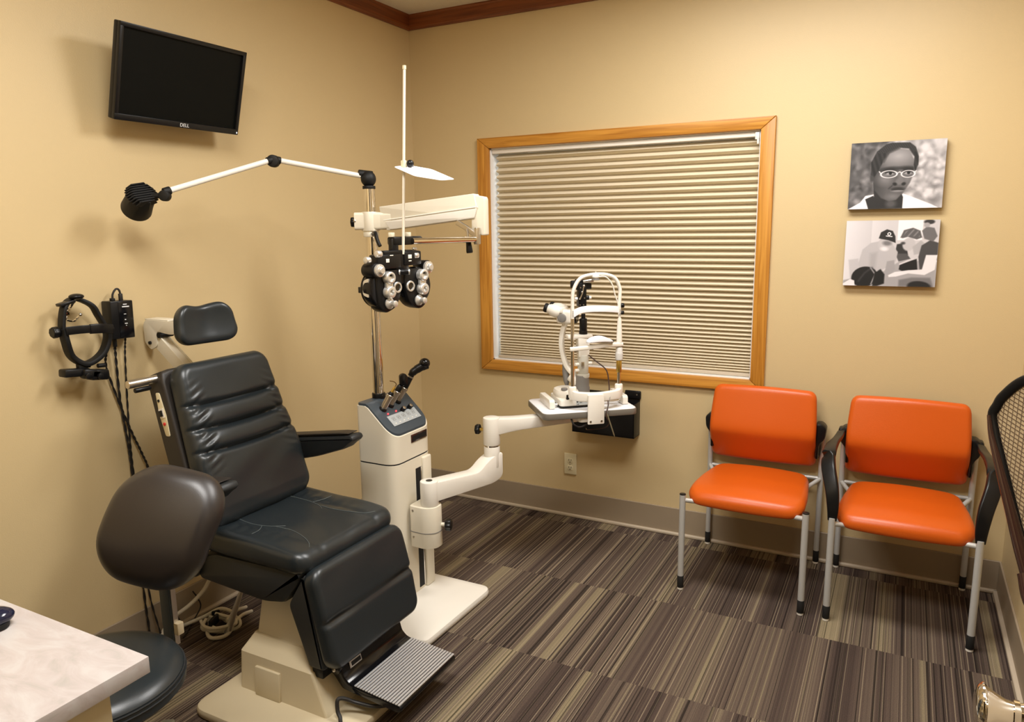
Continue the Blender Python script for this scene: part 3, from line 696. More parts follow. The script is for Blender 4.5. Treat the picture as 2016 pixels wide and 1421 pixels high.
# seat shell
bm = newbm(); prism(bm, roundpoly([(0.405, 0.455), (0.50, 0.482), (0.865, 0.492), (0.845, 0.452), (0.785, 0.378), (0.70, 0.362), (0.41, 0.378)], [.02, .01, .01, .02, .015, .03, .02]), XZ, YC - 0.222, YC + 0.215, 0.014); finish('seat_shell', bm, LEATHER2, ec, W=True)
# seat cushion
def wr(x, y, s, a): return a * math.sin(x * s + 2.1 * math.sin(y * s * 0.7)) * math.sin(y * s * 0.9 + 1.3)
def seatfn(x, y, z):           # x along chair +x, y across
    X = 0.655 + x; Y = YC + y; t = x / 0.225
    top = 1 if z > 0 else 0.25
    zz = 0.517 + z + top * (-0.016 * max(0, t) ** 2 + 0.012 * max(0, -t) ** 2 + 0.006 * (abs(y) / 0.22) ** 2)
    if z > 0.02:
        edge = max(0, 1 - abs(abs(y) - 0.155) / 0.05)
        zz += 0.0022 * edge * math.sin(x * 140 + y * 30) * max(0, min(1, 0.6 - t)) + wr(x, y, 28, 0.0018)
        zz -= 0.003 * math.exp(-((abs(y) - 0.13) / 0.012) ** 2)
    return V(X, Y, zz)
bm = newbm(); pad(bm, 0.225, 0.232, 0.078, 0.05, 0.032, seatfn, n=56); finish('seat_cushion', bm, LEATHER, ec, W=True, smooth=70)
def seat_surf(x, y): return seatfn(x, y, 0.039) + V(0, 0, 0.0008)
for s in (-1, 1):
    for P_ in ([(-0.17, 0.115), (-0.12, 0.118), (-0.07, 0.118), (-0.03, 0.112), (0.0, 0.10), (0.02, 0.085)], [(0.0, 0.105), (0.06, 0.10), (0.12, 0.112), (0.165, 0.135), (0.19, 0.16)], [(-0.05, 0.118), (-0.03, 0.15), (-0.025, 0.185)]):
        bm = newbm(); tube(bm, [seat_surf(x, s * y) for x, y in P_], 0.0008, 6, k=4); finish('stitching', bm, STITCH, ec, W=True)
# welt along the top edge of the cushion
# back rest
ang = math.atan2(0.165, 0.525)
BL = 0.545
def backmap(u, y, zf, wtaper=0.17):
    """u up the back 0..BL, y across, zf out of the back towards the sitter"""
    ax = V(-math.sin(ang), 0, math.cos(ang)); nx_ = V(math.cos(ang), 0, math.sin(ang))
    w = 1 - wtaper * max(0, u / BL) ** 1.3
    return V(0.462, YC, 0.545) + ax * u + nx_ * zf + V(0, y * w, 0)
creases = [BL * (1 - c) for c in (0.27, 0.415, 0.555)]
def backfn(x, y, z):            # x across, y along
    u = y + BL / 2 + 0.0; zz = z
    if z > 0:
        f = 0
        for c in creases: f += math.exp(-((u - c - 0.010 * (x / 0.23) ** 2) / 0.0085) ** 2) * (0.55 + 0.45 * min(1, (0.23 - abs(x)) / 0.09))
        zz -= 0.017 * min(1.0, f)
        if u < creases[0] + 0.03:
            pass
        for a_, b_ in zip(creases[::-1], (creases[::-1] + [BL])[1:]):
            pass
        bul = 0
        cs = [creases[2]] + [creases[1], creases[0]]
        if creases[2] < u < creases[1]: bul = math.sin(PI * (u - creases[2]) / (creases[1] - creases[2]))
        elif creases[1] < u < creases[0]: bul = math.sin(PI * (u - creases[1]) / (creases[0] - creases[1]))
        zz += 0.010 * bul * max(0, 1 - (x / 0.21) ** 4)
        e = max(0, 1 - abs(abs(x) - 0.175) / 0.045) * max(0, min(1, (BL - 0.05 - u) / 0.1)) * max(0, min(1, (u - 0.16) / 0.1))
        zz += 0.0035 * e * math.sin(u * 230 + abs(x) * 90) + wr(x, u, 24, 0.002)
        zz += 0.012 * math.exp(-((u - 0.20) / 0.10) ** 2)         # lumbar roll
        if u < 0.06: zz -= 0.010 * (1 - u / 0.06)
    return backmap(u, x, 0.028 + zz)
bm = newbm(); pad(bm, 0.228, BL / 2, 0.074, 0.055, 0.032, backfn, n=90); finish('back_cushion', bm, LEATHER, ec, W=True, smooth=70)
bm = newbm()
def shellfn(x, y, z):
    u = y + 0.30; p = backmap(u, x, -0.052 + z, 0.10); return p
pad(bm, 0.222, 0.245, 0.082, 0.03, 0.012, lambda x, y, z: shellfn(x, y, z), n=16); finish('back_shell', bm, SHELLB, ec, W=True, smooth=50)
# side wing under the arm rest joining back and seat
for s in (-1, 1):
    bm = newbm(); prism(bm, roundpoly([(0.345, 0.385), (0.415, 0.385), (0.475, 0.54), (0.43, 0.66), (0.33, 0.62)], 0.02), XZ, YC + s * 0.205, YC + s * 0.238, 0.008); finish('side_wing', bm, LEATHER2, ec, W=True)
# control strip on the near side of the back shell
SY = -0.2085
def ctl(u, zf): return backmap(u, SY, -0.052 + zf, 0.10)
def strip(bm, P, h0, h1, bev=0.0):
    prism(bm, P, lambda a, b_, h: backmap(b_, SY - 0.0 - h, a, 0.10), h0, h1, bev)
bm = newbm(); strip(bm, roundpoly([(-0.060, 0.335), (-0.040, 0.330), (-0.034, 0.40), (-0.040, 0.476), (-0.058, 0.480), (-0.066, 0.41)], 0.006), 0.008, 0.016, 0.001); cs = finish('control_strip', bm, IVORY, ec, W=True)
for u, kind in ((0.452, 0), (0.410, 1), (0.374, 2)):
    bm = newbm()
    if kind == 0: strip(bm, [(-0.051 + 0.005 * math.cos(a), u + 0.005 * math.sin(a)) for a in np.linspace(0, 2 * PI, 13)[:-1]], 0.015, 0.018); finish('jack', bm, DARKIN, cs, W=True)
    if kind == 1:
        strip(bm, roundpoly([(-0.062, u - 0.016), (-0.040, u - 0.016), (-0.040, u + 0.016), (-0.062, u + 0.016)], 0.002), 0.015, 0.018); finish('switch_plate', bm, WHITEP, cs, W=True)
        bm = newbm(); strip(bm, roundpoly([(-0.057, u - 0.010), (-0.045, u - 0.010), (-0.045, u + 0.010), (-0.057, u + 0.010)], 0.001), 0.0175, 0.023, 0.002); finish('rocker_switch', bm, BLACKP, cs, W=True)
    if kind == 2: strip(bm, [(-0.050 + 0.0055 * math.cos(a), u + 0.0055 * math.sin(a)) for a in np.linspace(0, 2 * PI, 13)[:-1]], 0.015, 0.020, 0.0015); finish('red_button', bm, RED, cs, W=True)
# push bar behind the back
bm = newbm(); cyl(bm, (0.262, -1.965, 1.030), (0.255, -1.40, 1.030), 0.0135, 20, 0.004); finish('push_bar', bm, SATIN, ec, W=True)
bm = newbm(); cyl(bm, (0.268, -1.945, 1.008), (0.268, -1.89, 1.008), 0.008, 14, 0.002); finish('push_bar_bracket', bm, BLACKP, ec, W=True)
# head rest pad and its bracket
HM = Matrix.Translation((0.312, -1.696, 1.196)) @ Matrix.Rotation(R(-8), 4, 'Z') @ Matrix.Rotation(R(-9), 4, 'Y')
def hrfn(x, y, z):              # x across (world y), y up, z forward (world x)
    w = 1 - 0.10 * (y / 0.07)
    neck = -0.009 * math.exp(-((x + 0.015) / 0.045) ** 2) * max(0, y / 0.07)
    f = 0.020 * (x / 0.12) ** 2 - 0.010 * (1 - (y / 0.07) ** 2)
    return HM @ V(z - (0.012 if z > 0 else 0) * math.exp(-(x / 0.07) ** 2) + f, x * w, y + neck)
bm = newbm(); pad(bm, 0.106, 0.068, 0.058, 0.048, 0.022, hrfn, n=26); hr = finish('headrest', bm, LEATHER, ec, W=True, smooth=70)
bm = newbm()
yb = -1.712
prism(bm, roundpoly([(0.020, 1.178), (0.022, 1.115), (0.050, 1.090), (0.085, 1.105), (0.088, 1.158), (0.155, 1.150), (0.255, 1.158), (0.255, 1.205), (0.15, 1.196), (0.035, 1.198)], 0.012), XZ, yb - 0.004, yb + 0.002, 0.001)
prism(bm, roundpoly([(0.020, 1.178), (0.022, 1.115), (0.050, 1.090), (0.085, 1.105), (0.088, 1.158), (0.155, 1.150), (0.255, 1.158), (0.255, 1.205), (0.15, 1.196), (0.035, 1.198)], 0.012), XZ, yb + 0.045, yb + 0.051, 0.001)
box(bm, (0.09, yb + 0.023, 1.198), (0.12, 0.05, 0.005), rmat(), 0.001)
finish('headrest_yoke', bm, CREAM, hr, W=True)
bm = newbm()
P0 = V(0.062, 0, 1.135); P1 = V(0.235, 0, 1.000); dr = (P1 - P0).normalized()
for yy, ww_ in ((yb + 0.004, 0.006), (yb + 0.036, 0.006)):
    sweep(bm, [V(P0.x, yy, P0.z), V(P1.x, yy, P1.z)], rrect(0.006, 0.048, 0.2), up=(0, 0, 1))
sweep(bm, [V(P0.x, yb + 0.02, P0.z), V(P1.x, yb + 0.02, P1.z)], rrect(0.036, 0.040, 0.1), up=(0, 0, 1))
finish('headrest_post', bm, CREAM, hr, W=True)
for c0, c1, rr_ in (((0.052, yb - 0.010, 1.116), (0.052, yb - 0.003, 1.116), 0.006), ((0.10, yb - 0.006, 1.145), (0.10, yb + 0.05, 1.145), 0.010), ((0.245, yb, 1.17), (0.245, yb + 0.045, 1.17), 0.012)):
    bm = newbm(); cyl(bm, c0, c1, rr_, 12); finish('pivot_pin', bm, BLACKM, hr, W=True)
# arm rests
for s, lab in ((-1, 'near'), (1, 'far')):
    ya = YC + s * 0.290
    bm = newbm(); P = roundpoly([(0.30, 0.715), (0.62, 0.762), (0.672, 0.772), (0.683, 0.752), (0.655, 0.733), (0.635, 0.715), (0.50, 0.668), (0.36, 0.632), (0.30, 0.640)], [.01, .02, .012, .012, .01, .02, .03, .02, .02], 5)
    prism(bm, P, XZ, ya - 0.034, ya + 0.034, 0.014); ar = finish('armrest', bm, LEATHER2, ec, W=True)
    bm = newbm(); prism(bm, roundpoly([(0.32, 0.7225), (0.61, 0.7655), (0.655, 0.772), (0.655, 0.775), (0.61, 0.772), (0.32, 0.7285)], 0.002), XZ, ya - 0.026, ya + 0.026, 0.002); finish('armrest_pad', bm, SHELLB, ar, W=True)
    bm = newbm(); cyl(bm, (0.355, YC + s * 0.21, 0.67), (0.355, ya, 0.67), 0.016, 16, 0.003); finish('armrest_pivot', bm, BLACKM, ar, W=True)
# leg rest
la = math.atan2(0.070, 0.300)     # lean of the leg rest
def legmap(u, y, zf):            # u down
    return V(0.868, YC, 0.500) + V(math.sin(la), 0, -math.cos(la)) * u + V(math.cos(la), 0, math.sin(la)) * zf + V(0, y, 0)
bm = newbm(); prism(bm, roundpoly([(0.865, 0.485), (0.795, 0.375), (0.865, 0.185), (0.925, 0.185), (0.895, 0.35)], [.01, .02, .012, .01, .01]), XZ, YC - 0.216, YC + 0.208, 0.010); finish('legrest_shell', bm, LEATHER2, ec, W=True)
LL = 0.318
def legfn(x, y, z):
    u = y + LL / 2 + 0.004; zz = z
    if z > 0:
        c = 0.535 * LL
        zz -= 0.015 * math.exp(-((u - c) / 0.009) ** 2) * (0.35 + 0.65 * math.exp(-((abs(x) - 0.16) / 0.07) ** 2))
        zz += 0.006 * math.sin(PI * min(1, max(0, u / LL))) + wr(x, u, 22, 0.0012)
    return legmap(u, x, 0.012 + zz)
bm = newbm(); pad(bm, 0.222, LL / 2, 0.055, 0.045, 0.022, legfn, n=60); finish('legrest_cushion', bm, LEATHER, ec, W=True, smooth=70)
# foot plate and its bracket
bm = newbm()
prism(bm, roundpoly([(0.868, 0.205), (0.925, 0.205), (0.937, 0.178), (0.947, 0.142), (0.965, 0.126), (0.985, 0.121), (1.158, 0.105), (1.162, 0.088), (1.148, 0.082), (0.98, 0.096), (0.94, 0.100), (0.905, 0.140), (0.885, 0.160)], 0.008), XZ, YC - 0.156, YC + 0.150, 0.003)
cyl(bm, (0.922, YC - 0.166, 0.166), (0.922, YC - 0.150, 0.166), 0.020, 18, 0.004)
fr = finish('footrest', bm, BLACKG, ec, W=True)
bm = newbm(); box2(bm, (0.862, YC - 0.200, 0.145), (0.905, YC + 0.195, 0.200), 0.004); finish('footrest_carrier', bm, BLACKP, ec, W=True)
bm = newbm()
N_ = 17; fa = math.atan2(-0.016, 0.173)
for i in range(N_):
    t = (i + 0.5) / N_; x = 0.985 + 0.173 * t; z = 0.1215 + (0.1055 - 0.1215) * t
    box(bm, (x, YC - 0.003, z + 0.0012), (0.0072, 0.305, 0.0040), rmat(ry=-fa), 0.001, 1)
finish('ribbed_tread', bm, mat('aluminium_ribs', (0.62, 0.63, 0.65, 1), 0.35, 0.6), fr, W=True)
bm = newbm(); box2(bm, (-0.028, -0.0012, -0.011), (0.028, 0.0012, 0.011), 0.0006, 1)
for lo, hi in (((-0.026, -0.002, -0.009), (-0.021, -0.001, 0.009)),): box2(bm, lo, hi)
NPM = Matrix.Translation((0.9445, YC - 0.095, 0.1615)) @ Matrix.Rotation(R(90), 4, 'Z') @ Matrix.Rotation(R(-14), 4, 'X')
bm.transform(NPM); npl = finish('name_plate', bm, SATIN, fr, W=True)
bm = newbm(); box2(bm, (-0.019, -0.0022, -0.0065), (0.024, -0.0012, 0.0065)); bm.transform(NPM); finish('plate_face', bm, BLACKM, npl, W=True)
for c0, rr_ in (((0.921, YC - 0.170, 0.166), 0.008), ((0.9335, YC + 0.130, 0.190), 0.003), ((0.9335, YC - 0.140, 0.190), 0.003)):
    bm = newbm(); ball(bm, c0, rr_, (1, .6, 1), 12); finish('screw_head', bm, SATIN, fr, W=True)
# cable from the foot plate
bm = newbm(); tube(bm, [(1.10, -1.80, 0.080), (1.05, -1.812, 0.068), (0.995, -1.825, 0.072), (0.965, -1.845, 0.088), (0.955, -1.862, 0.090), (0.962, -1.872, 0.062), (0.978, -1.880, 0.046), (0.990, -1.905, 0.0395), (0.992, -1.99, 0.0395)], 0.0062, 10, k=8); finish('cable', bm, CORDK, ec, W=True)
# chrome lever under the seat
bm = newbm(); lathe(bm, (0.222, -1.642, 0.008), (0.415, -1.655, 0.37), [(0, 0.013), (0.003, 0.0135), (0.30, 0.006), (0.392, 0.005)], 16); finish('lever', bm, mat('polished_steel', (0.85, 0.83, 0.80, 1), 0.3, 0.6), ec, W=True)

# ================================================================== INSTRUMENT STAND
st = thing('instrument_stand', (0.68, -1.14, 0), 'cream floor stand with chrome pole and swinging arm, beside the exam chair', 'instrument stand')
bm = newbm(); prism(bm, roundpoly([(0.34, -1.395), (0.958, -1.395), (0.968, -0.922), (0.34, -0.925)], [.02, .03, .05, .03], 6), XY, 0.0, 0.034, 0.012); finish('base_plate', bm, PLATEW, st, W=True)
cx0, cx1, cy0, cy1 = 0.540, 0.716, -1.218, -0.958
CP = roundpoly([(cx0, cy0), (cx1, cy0), (cx1, cy1), (cx0, cy1)], [.02, .055, .055, .02], 8)
bm = newbm(); prism(bm, CP, XY, 0.033, 0.600, 0.0); finish('column', bm, CREAM, st, W=True, smooth=40)
def capz(x): return 0.836 if x < 0.592 else 0.836 - (x - 0.592) / (cx1 - 0.592) * 0.118
def sc_(P, k, ox, oy): return [((x - ox) * k + ox, (y - oy) * k + oy) for x, y in P]
mx_, my_ = (cx0 + cx1) / 2, (cy0 + cy1) / 2
# subdivide cap outline so that its top follows the slope
def dens(P, n=6):
    out = []
    for i in range(len(P)):
        a, b = P[i], P[(i + 1) % len(P)]
        L_ = math.hypot(b[0] - a[0], b[1] - a[1]); k = max(1, int(L_ / 0.012))
        for j in range(k): out.append((a[0] + (b[0] - a[0]) * j / k, a[1] + (b[1] - a[1]) * j / k))
    return out
CD = dens(CP)
def slab(bm, P, z0f, z1f, m_top=None):
    n = len(P); a = [bm.verts.new((x, y, z0f(x))) for x, y in P]; b = [bm.verts.new((x, y, z1f(x))) for x, y in P]
    for i in range(n): bm.faces.new((a[i], a[(i + 1) % n], b[(i + 1) % n], b[i]))
    # top as strips between inset rings
    prev = b
    for k in (0.8, 0.55, 0.3, 0.08):
        r = [bm.verts.new((x, y, z1f(x))) for x, y in sc_(P, k, mx_, my_)]
        for i in range(n): bm.faces.new((prev[i], prev[(i + 1) % n], r[(i + 1) % n], r[i]))
        prev = r
    bm.faces.new(prev); bm.faces.new(a[::-1])
bm = newbm(); slab(bm, CD, lambda x: 0.606, lambda x: capz(x) - 0.008); finish('column_cap', bm, CREAM, st, W=True, smooth=40)
bm = newbm(); prism(bm, sc_(CP, 0.985, mx_, my_), XY, 0.599, 0.607); finish('seam_strip', bm, DARKIN, st, W=True)
bm = newbm(); slab(bm, sc_(CD, 0.965, mx_, my_), lambda x: capz(x) - 0.012, lambda x: capz(x) + 0.001); finish('console_top', bm, SLATE, st, W=True, smooth=25)
# slot in the front of the column with the guide rail
bm = newbm(); box2(bm, (0.708, -1.082, 0.045), (0.7172, -1.040, 0.555)); finish('slot', bm, DARKIN, st, W=True)
bm = newbm(); cyl(bm, (0.716, -1.045, 0.045), (0.716, -1.045, 0.555), 0.0035, 12); finish('guide_rail', bm, CHROME, st, W=True)
bm = newbm(); box2(bm, (0.712, -1.040, 0.034), (0.728, -0.985, 0.592), 0.006, 3); finish('front_rib', bm, CREAM, st, W=True)
bm = newbm(); box2(bm, (0.716, -1.082, 0.225), (0.7195, -1.040, 0.27), 0.001); finish('slot_cover', bm, CREAM, st, W=True)
# badge
bm = newbm(); box2(bm, (0.7155, -1.105, 0.668), (0.7190, -0.998, 0.700), 0.001); bd = finish('badge', bm, BROWNG, st, W=True)
bm = newbm(); box2(bm, (0.7185, -1.099, 0.674), (0.7196, -1.004, 0.694)); finish('badge_face', bm, BLACKM, bd, W=True)
# pole
PX, PY = 0.563, -1.100
bm = newbm(); cyl(bm, (PX, PY, 0.83), (PX, PY, 1.652), 0.0215, 28); finish('pole', bm, CHROME, st, W=True)
bm = newbm(); cyl(bm, (PX, PY, 0.832), (PX, PY, 0.857), 0.0265, 28, 0.003); finish('pole_collar', bm, BLACKP, st, W=True)
# console: control film, knobs, wells
sl = math.atan2(0.118, cx1 - 0.592)
CM = Matrix.Translation((0.592, -1.085, 0.838)) @ Matrix.Rotation(sl, 4, 'Y')      # local x down the slope, z out of it
def cbox(bm, lo, hi, bev=0.0):
    for v in box2(bm, lo, hi, bev, 1): v.co = CM @ v.co
bm = newbm(); cbox(bm, (0.082, -0.085, 0.0), (0.132, 0.095, 0.0025), 0.0005); fl = finish('control_film', bm, PANELG, st, W=True)
bm = newbm()
for k in range(5):
    yy = -0.068 + 0.032 * k
    for lo, hi in (((0.094, yy, 0.002), (0.095, yy + 0.016, 0.0030)), ((0.108, yy, 0.002), (0.109, yy + 0.016, 0.0030)), ((0.094, yy, 0.002), (0.109, yy + 0.001, 0.0030)), ((0.094, yy + 0.015, 0.002), (0.109, yy + 0.016, 0.0030))): cbox(bm, lo, hi)
    cbox(bm, (0.099, yy + 0.005, 0.002), (0.104, yy + 0.010, 0.0030))
finish('control_markings', bm, GREYP, fl, W=True)
bm = newbm()
for k in range(6): cbox(bm, (0.120, -0.070 + 0.027 * k, 0.002), (0.123, -0.062 + 0.027 * k, 0.0032))
finish('button_lights', bm, WHITEP, fl, W=True)
for yy in (0.020, 0.066):
    bm = newbm(); cyl(bm, CM @ V(0.078, yy, 0.0), CM @ V(0.078, yy, 0.018), 0.010, 18, 0.002); kb = finish('knob', bm, BLACKP, st, W=True)
    bm = newbm(); cyl(bm, CM @ V(0.078, yy, 0.017), CM @ V(0.078, yy, 0.0195), 0.0075, 18, 0.001); finish('knob_cap', bm, SATIN, kb, W=True)
wells = [(-0.052, ), (-0.004,), (0.050,)]
WDIR = V(0.42, 0.30, 0.90).normalized()
wellpos = []
for i, yy in enumerate((-0.070, -0.018, 0.036)):
    b0 = CM @ V(0.045 - 0.006 * i, yy, -0.004); b1 = b0 + WDIR * 0.068
    wellpos.append((b0, b1))
    bm = newbm(); lathe(bm, b0, b1, [(0, 0.0135), (0.056, 0.0135), (0.057, 0.0155), (0.066, 0.0155), (0.068, 0.0135)], 22); wl = finish('instrument_well', bm, SATIN, st, W=True)
    bm = newbm(); lathe(bm, b0, b0 + WDIR * 0.010, [(0, 0.0165), (0.006, 0.0165), (0.010, 0.014)], 20); finish('well_collar', bm, BLACKP, wl, W=True)
    bm = newbm(); cyl(bm, b1 - WDIR * 0.004, b1 + WDIR * 0.001, 0.0142, 20, 0.001); finish('well_ring', bm, BLACKM, wl, W=True)
for yy in (-0.066, -0.014):
    bm = newbm(); p = CM @ V(0.072, yy, 0.001); ball(bm, p, 0.0035, n=12); finish('red_light', bm, REDG, st, W=True)
# slit lamp arm: carriage, lower arm, post, upper arm
BXc, BYc = 0.795, -1.105
bm = newbm(); prism(bm, roundpoly([(0.722, -1.150), (0.80, -1.152), (0.835, -1.125), (0.835, -1.075), (0.80, -1.052), (0.722, -1.055)], 0.02, 5), XY, 0.255, 0.425, 0.004); ca = finish('carriage', bm, CREAM, st, W=True)
bm = newbm(); prism(bm, roundpoly([(0.722, -1.151), (0.80, -1.153), (0.836, -1.126), (0.836, -1.074), (0.80, -1.051), (0.722, -1.054)], 0.02, 5), XY, 0.318, 0.321); finish('carriage_seam', bm, GREYP, ca, W=True)
for zz in (0.41, 0.30):
    bm = newbm(); cyl(bm, (0.745, -1.1505, zz), (0.745, -1.154, zz), 0.004, 10); finish('carriage_screw', bm, SATIN, ca, W=True)
bm = newbm(); cyl(bm, (0.83, -1.085, 0.342), (0.850, -1.078, 0.342), 0.008, 14); finish('knob_stem', bm, CREAM, ca, W=True)
def lobed(bm, p0, p1, r, n=6, dep=0.14):
    p0, p1 = V(*p0), V(*p1); x, y, d = frame_of(p1 - p0); L_ = (p1 - p0).length; rings = []; m = 48
    for t, k in ((0, .8), (.08, .93), (.2, 1), (.8, 1), (.93, .93), (1, .8)):
        rings.append([bm.verts.new(p0 + d * L_ * t + (x * math.cos(2 * PI * i / m) + y * math.sin(2 * PI * i / m)) * r * k * (1 - dep * 0.5 * (1 - math.cos(n * 2 * PI * i / m)))) for i in range(m)])
    for a, b_ in zip(rings, rings[1:]):
        for i in range(m): bm.faces.new((a[i], a[(i + 1) % m], b_[(i + 1) % m], b_[i]))
    bm.faces.new(rings[0][::-1]); bm.faces.new(rings[-1])
bm = newbm(); lobed(bm, (0.848, -1.079, 0.342), (0.872, -1.070, 0.342), 0.024); finish('lobed_knob', bm, BLACKP, ca, W=True)
JX, JY = 0.897, -0.780
AV = V(JX - BXc, JY - BYc, 0); AL = AV.length; AD = AV.normalized(); AN = V(-AD.y, AD.x, 0)
def armfn(s, z, h): return V(BXc, BYc, 0) + AD * s + AN * h + V(0, 0, z)
bm = newbm(); cyl(bm, (BXc, BYc, 0.424), (BXc, BYc, 0.525), 0.036, 28, 0.004)
prism(bm, roundpoly([(0.0, 0.522), (0.24, 0.506), (0.285, 0.540), (AL + 0.0, 0.562), (AL + 0.034, 0.562), (AL + 0.034, 0.455), (AL - 0.02, 0.438), (0.0, 0.442)], [0, .03, .03, 0, 0.01, .03, .05, 0], 6), armfn, -0.033, 0.033, 0.006)
finish('lower_arm', bm, WHITEP, st, W=True, smooth=40)
bm = newbm(); cyl(bm, (BXc, BYc, 0.524), (BXc, BYc, 0.5262), 0.013, 20); finish('pivot_cap', bm, BLACKP, st, W=True)
bm = newbm(); cyl(bm, (JX, JY, 0.50), (JX, JY, 0.592), 0.034, 28, 0.003); finish('arm_post', bm, WHITEP, st, W=True)
bm = newbm(); cyl(bm, (JX, JY, 0.590), (JX, JY, 0.598), 0.0325, 28); finish('bearing_ring', bm, CHROME, st, W=True)
# table frame (rotated)
TA = R(40.3); TC = V(1.183, -0.490, 0.740); TM = Matrix.Translation(TC) @ Matrix.Rotation(TA, 4, 'Z')
UE = TM @ V(-0.02, 0.02, 0); UV = V(UE.x - JX, UE.y - JY, 0); UL = UV.length; UD = UV.normalized(); UN = V(-UD.y, UD.x, 0)
bm = newbm(); cyl(bm, (JX, JY, 0.597), (JX, JY, 0.716), 0.036, 28, 0.005)
prism(bm, roundpoly([(0, 0.714), (0.10, 0.706), (UL, 0.698), (UL, 0.660), (0.10, 0.652), (0.0, 0.640)], [0, .03, 0, 0, .03, 0], 4), lambda s, z, h: V(JX, JY, 0) + UD * s + UN * h + V(0, 0, z), -0.030, 0.030, 0.006)
finish('upper_arm', bm, WHITEP, st, W=True, smooth=40)
bm = newbm(); s_ = V(JX, JY, 0.66); cyl(bm, s_ + V(-0.033, -0.006, 0), s_ + V(-0.052, -0.010, 0), 0.007, 14); finish('knob_stem', bm, BRASS, st, W=True)
bm = newbm(); lobed(bm, s_ + V(-0.050, -0.0095, 0), s_ + V(-0.070, -0.013, 0), 0.022); finish('lobed_knob', bm, BLACKP, st, W=True)
# tabletop
def tm(x, y, h): return TM @ V(x, y, h)
TP = roundpoly([(-0.208, -0.145), (0.208, -0.145), (0.208, 0.145), (-0.208, 0.145)], 0.035, 6)
bm = newbm(); prism(bm, TP, tm, -0.028, -0.001, 0.004); tt = finish('table_top', bm, TAUPE, st, W=True)
bm = newbm(); prism(bm, sc_(TP, 0.985, 0, 0), tm, -0.004, 0.0, 0.001); finish('white_surface', bm, mat('white_laminate', (0.80, 0.80, 0.82, 1), 0.25), tt, W=True)
bm = newbm(); prism(bm, roundpoly([(-0.05, -0.135), (0.05, -0.135), (0.07, 0.06), (-0.07, 0.06)], 0.02), tm, -0.050, -0.027, 0.005); finish('table_bracket', bm, WHITEP, st, W=True)
# pole clamp and balanced arm carrying the phoropter
bm = newbm(); cyl(bm, (PX, PY, 1.492), (PX, PY, 1.565), 0.034, 28, 0.004); sweep(bm, [(PX - 0.050, PY - 0.026, 1.530), (PX + 0.06, PY + 0.025, 1.530)], rrect(0.052, 0.066, 0.2)); cyl(bm, (PX, PY, 1.470), (PX, PY, 1.490), 0.030, 28, 0.003); finish('pole_clamp', bm, CREAM, st, W=True)
bm = newbm(); lobed(bm, (PX - 0.052, PY - 0.028, 1.527), (PX - 0.066, PY - 0.035, 1.527), 0.020); finish('clamp_knob', bm, BLACKP, st, W=True)
bm = newbm(); cyl(bm, (PX - 0.036, PY - 0.048, 1.532), (PX - 0.038, PY - 0.052, 1.532), 0.006, 12); finish('clamp_screw', bm, SATIN, st, W=True)
bm = newbm(); tube(bm, [(PX + 0.025, PY - 0.02, 1.482), (PX + 0.055, PY - 0.045, 1.486), (PX + 0.066, PY - 0.055, 1.475), (PX + 0.078, PY - 0.06, 1.452), (PX + 0.088, PY - 0.062, 1.437)], 0.0075, 10, k=6, scale=None); finish('clamp_lever', bm, BLACKP, st, W=True)
A0 = V(0.610, -1.083, 1.5375); A1 = V(1.000, -1.018, 1.581)
ad = (A1 - A0).normalized(); an = V(ad.y, -ad.x, 0).normalized()     # an: towards the camera side
up_ = an.cross(ad) * 1.0
if up_.z < 0: up_ = -up_
def pa(s, z, h): return A0 + ad * s + up_ * z + an * h
ALn = (A1 - A0).length
bm = newbm(); prism(bm, roundpoly([(0.0, 0.046), (ALn - 0.01, 0.042), (ALn - 0.006, 0.0), (ALn - 0.02, -0.046), (0.02, -0.046), (0.003, 0.0)], 0.004), pa, -0.036, 0.020, 0.003)
finish('balance_arm', bm, CREAM, st, W=True)
bm = newbm(); prism(bm, roundpoly([(0.018, -0.012), (ALn - 0.004, -0.012), (ALn - 0.018, -0.044), (0.036, -0.044)], 0.004), pa, 0.018, 0.024, 0.0015); sweep(bm, [pa(0.012, -0.007, 0.022), pa(ALn, -0.007, 0.022)], rrect(0.004, 0.004, 0.3)); finish('arm_ridge', bm, WHITEP, st, W=True)
bm = newbm(); sweep(bm, [(PX + 0.03, PY + 0.01, 1.528), (0.65, -1.075, 1.530)], rrect(0.045, 0.06, 0.2)); finish('arm_root', bm, CREAM, st, W=True)
bm = newbm(); prism(bm, roundpoly([(ALn - 0.03, 0.038), (ALn + 0.016, 0.030), (ALn + 0.020, 0.020), (ALn + 0.020, -0.110), (ALn - 0.03, -0.102)], [.006, .01, .01, .008, .008]), lambda s, z, h: A0 + V(ad.x, ad.y, 0).normalized() * s + V(0, 0, z + 0.043) + an * h, -0.036, 0.014, 0.003); finish('arm_end', bm, CREAM, st, W=True)
bm = newbm(); box2(bm, (1.000, -1.062, 1.440), (1.014, -1.036, 1.500), 0.003); cyl(bm, (1.004, -1.052, 1.440), (1.004, -1.052, 1.476), 0.010, 16, 0.002); finish('arm_pivot', bm, SATIN, st, W=True)
bm = newbm(); sweep(bm, [(0.925, -1.055, 1.520), (0.965, -1.058, 1.500), (1.002, -1.056, 1.474)], rrect(0.012, 0.018, 0.2)); finish('toggle_link', bm, SATIN, st, W=True)
bm = newbm(); cyl(bm, (0.972, -1.066, 1.497), (0.978, -1.066, 1.455), 0.004, 12); finish('handle_stem', bm, SATIN, st, W=True)
bm = newbm(); lathe(bm, (0.978, -1.066, 1.452), (0.984, -1.068, 1.408), [(0, 0.008), (0.004, 0.0095), (0.038, 0.0125), (0.043, 0.011)], 16); finish('handle', bm, BLACKP, st, W=True)
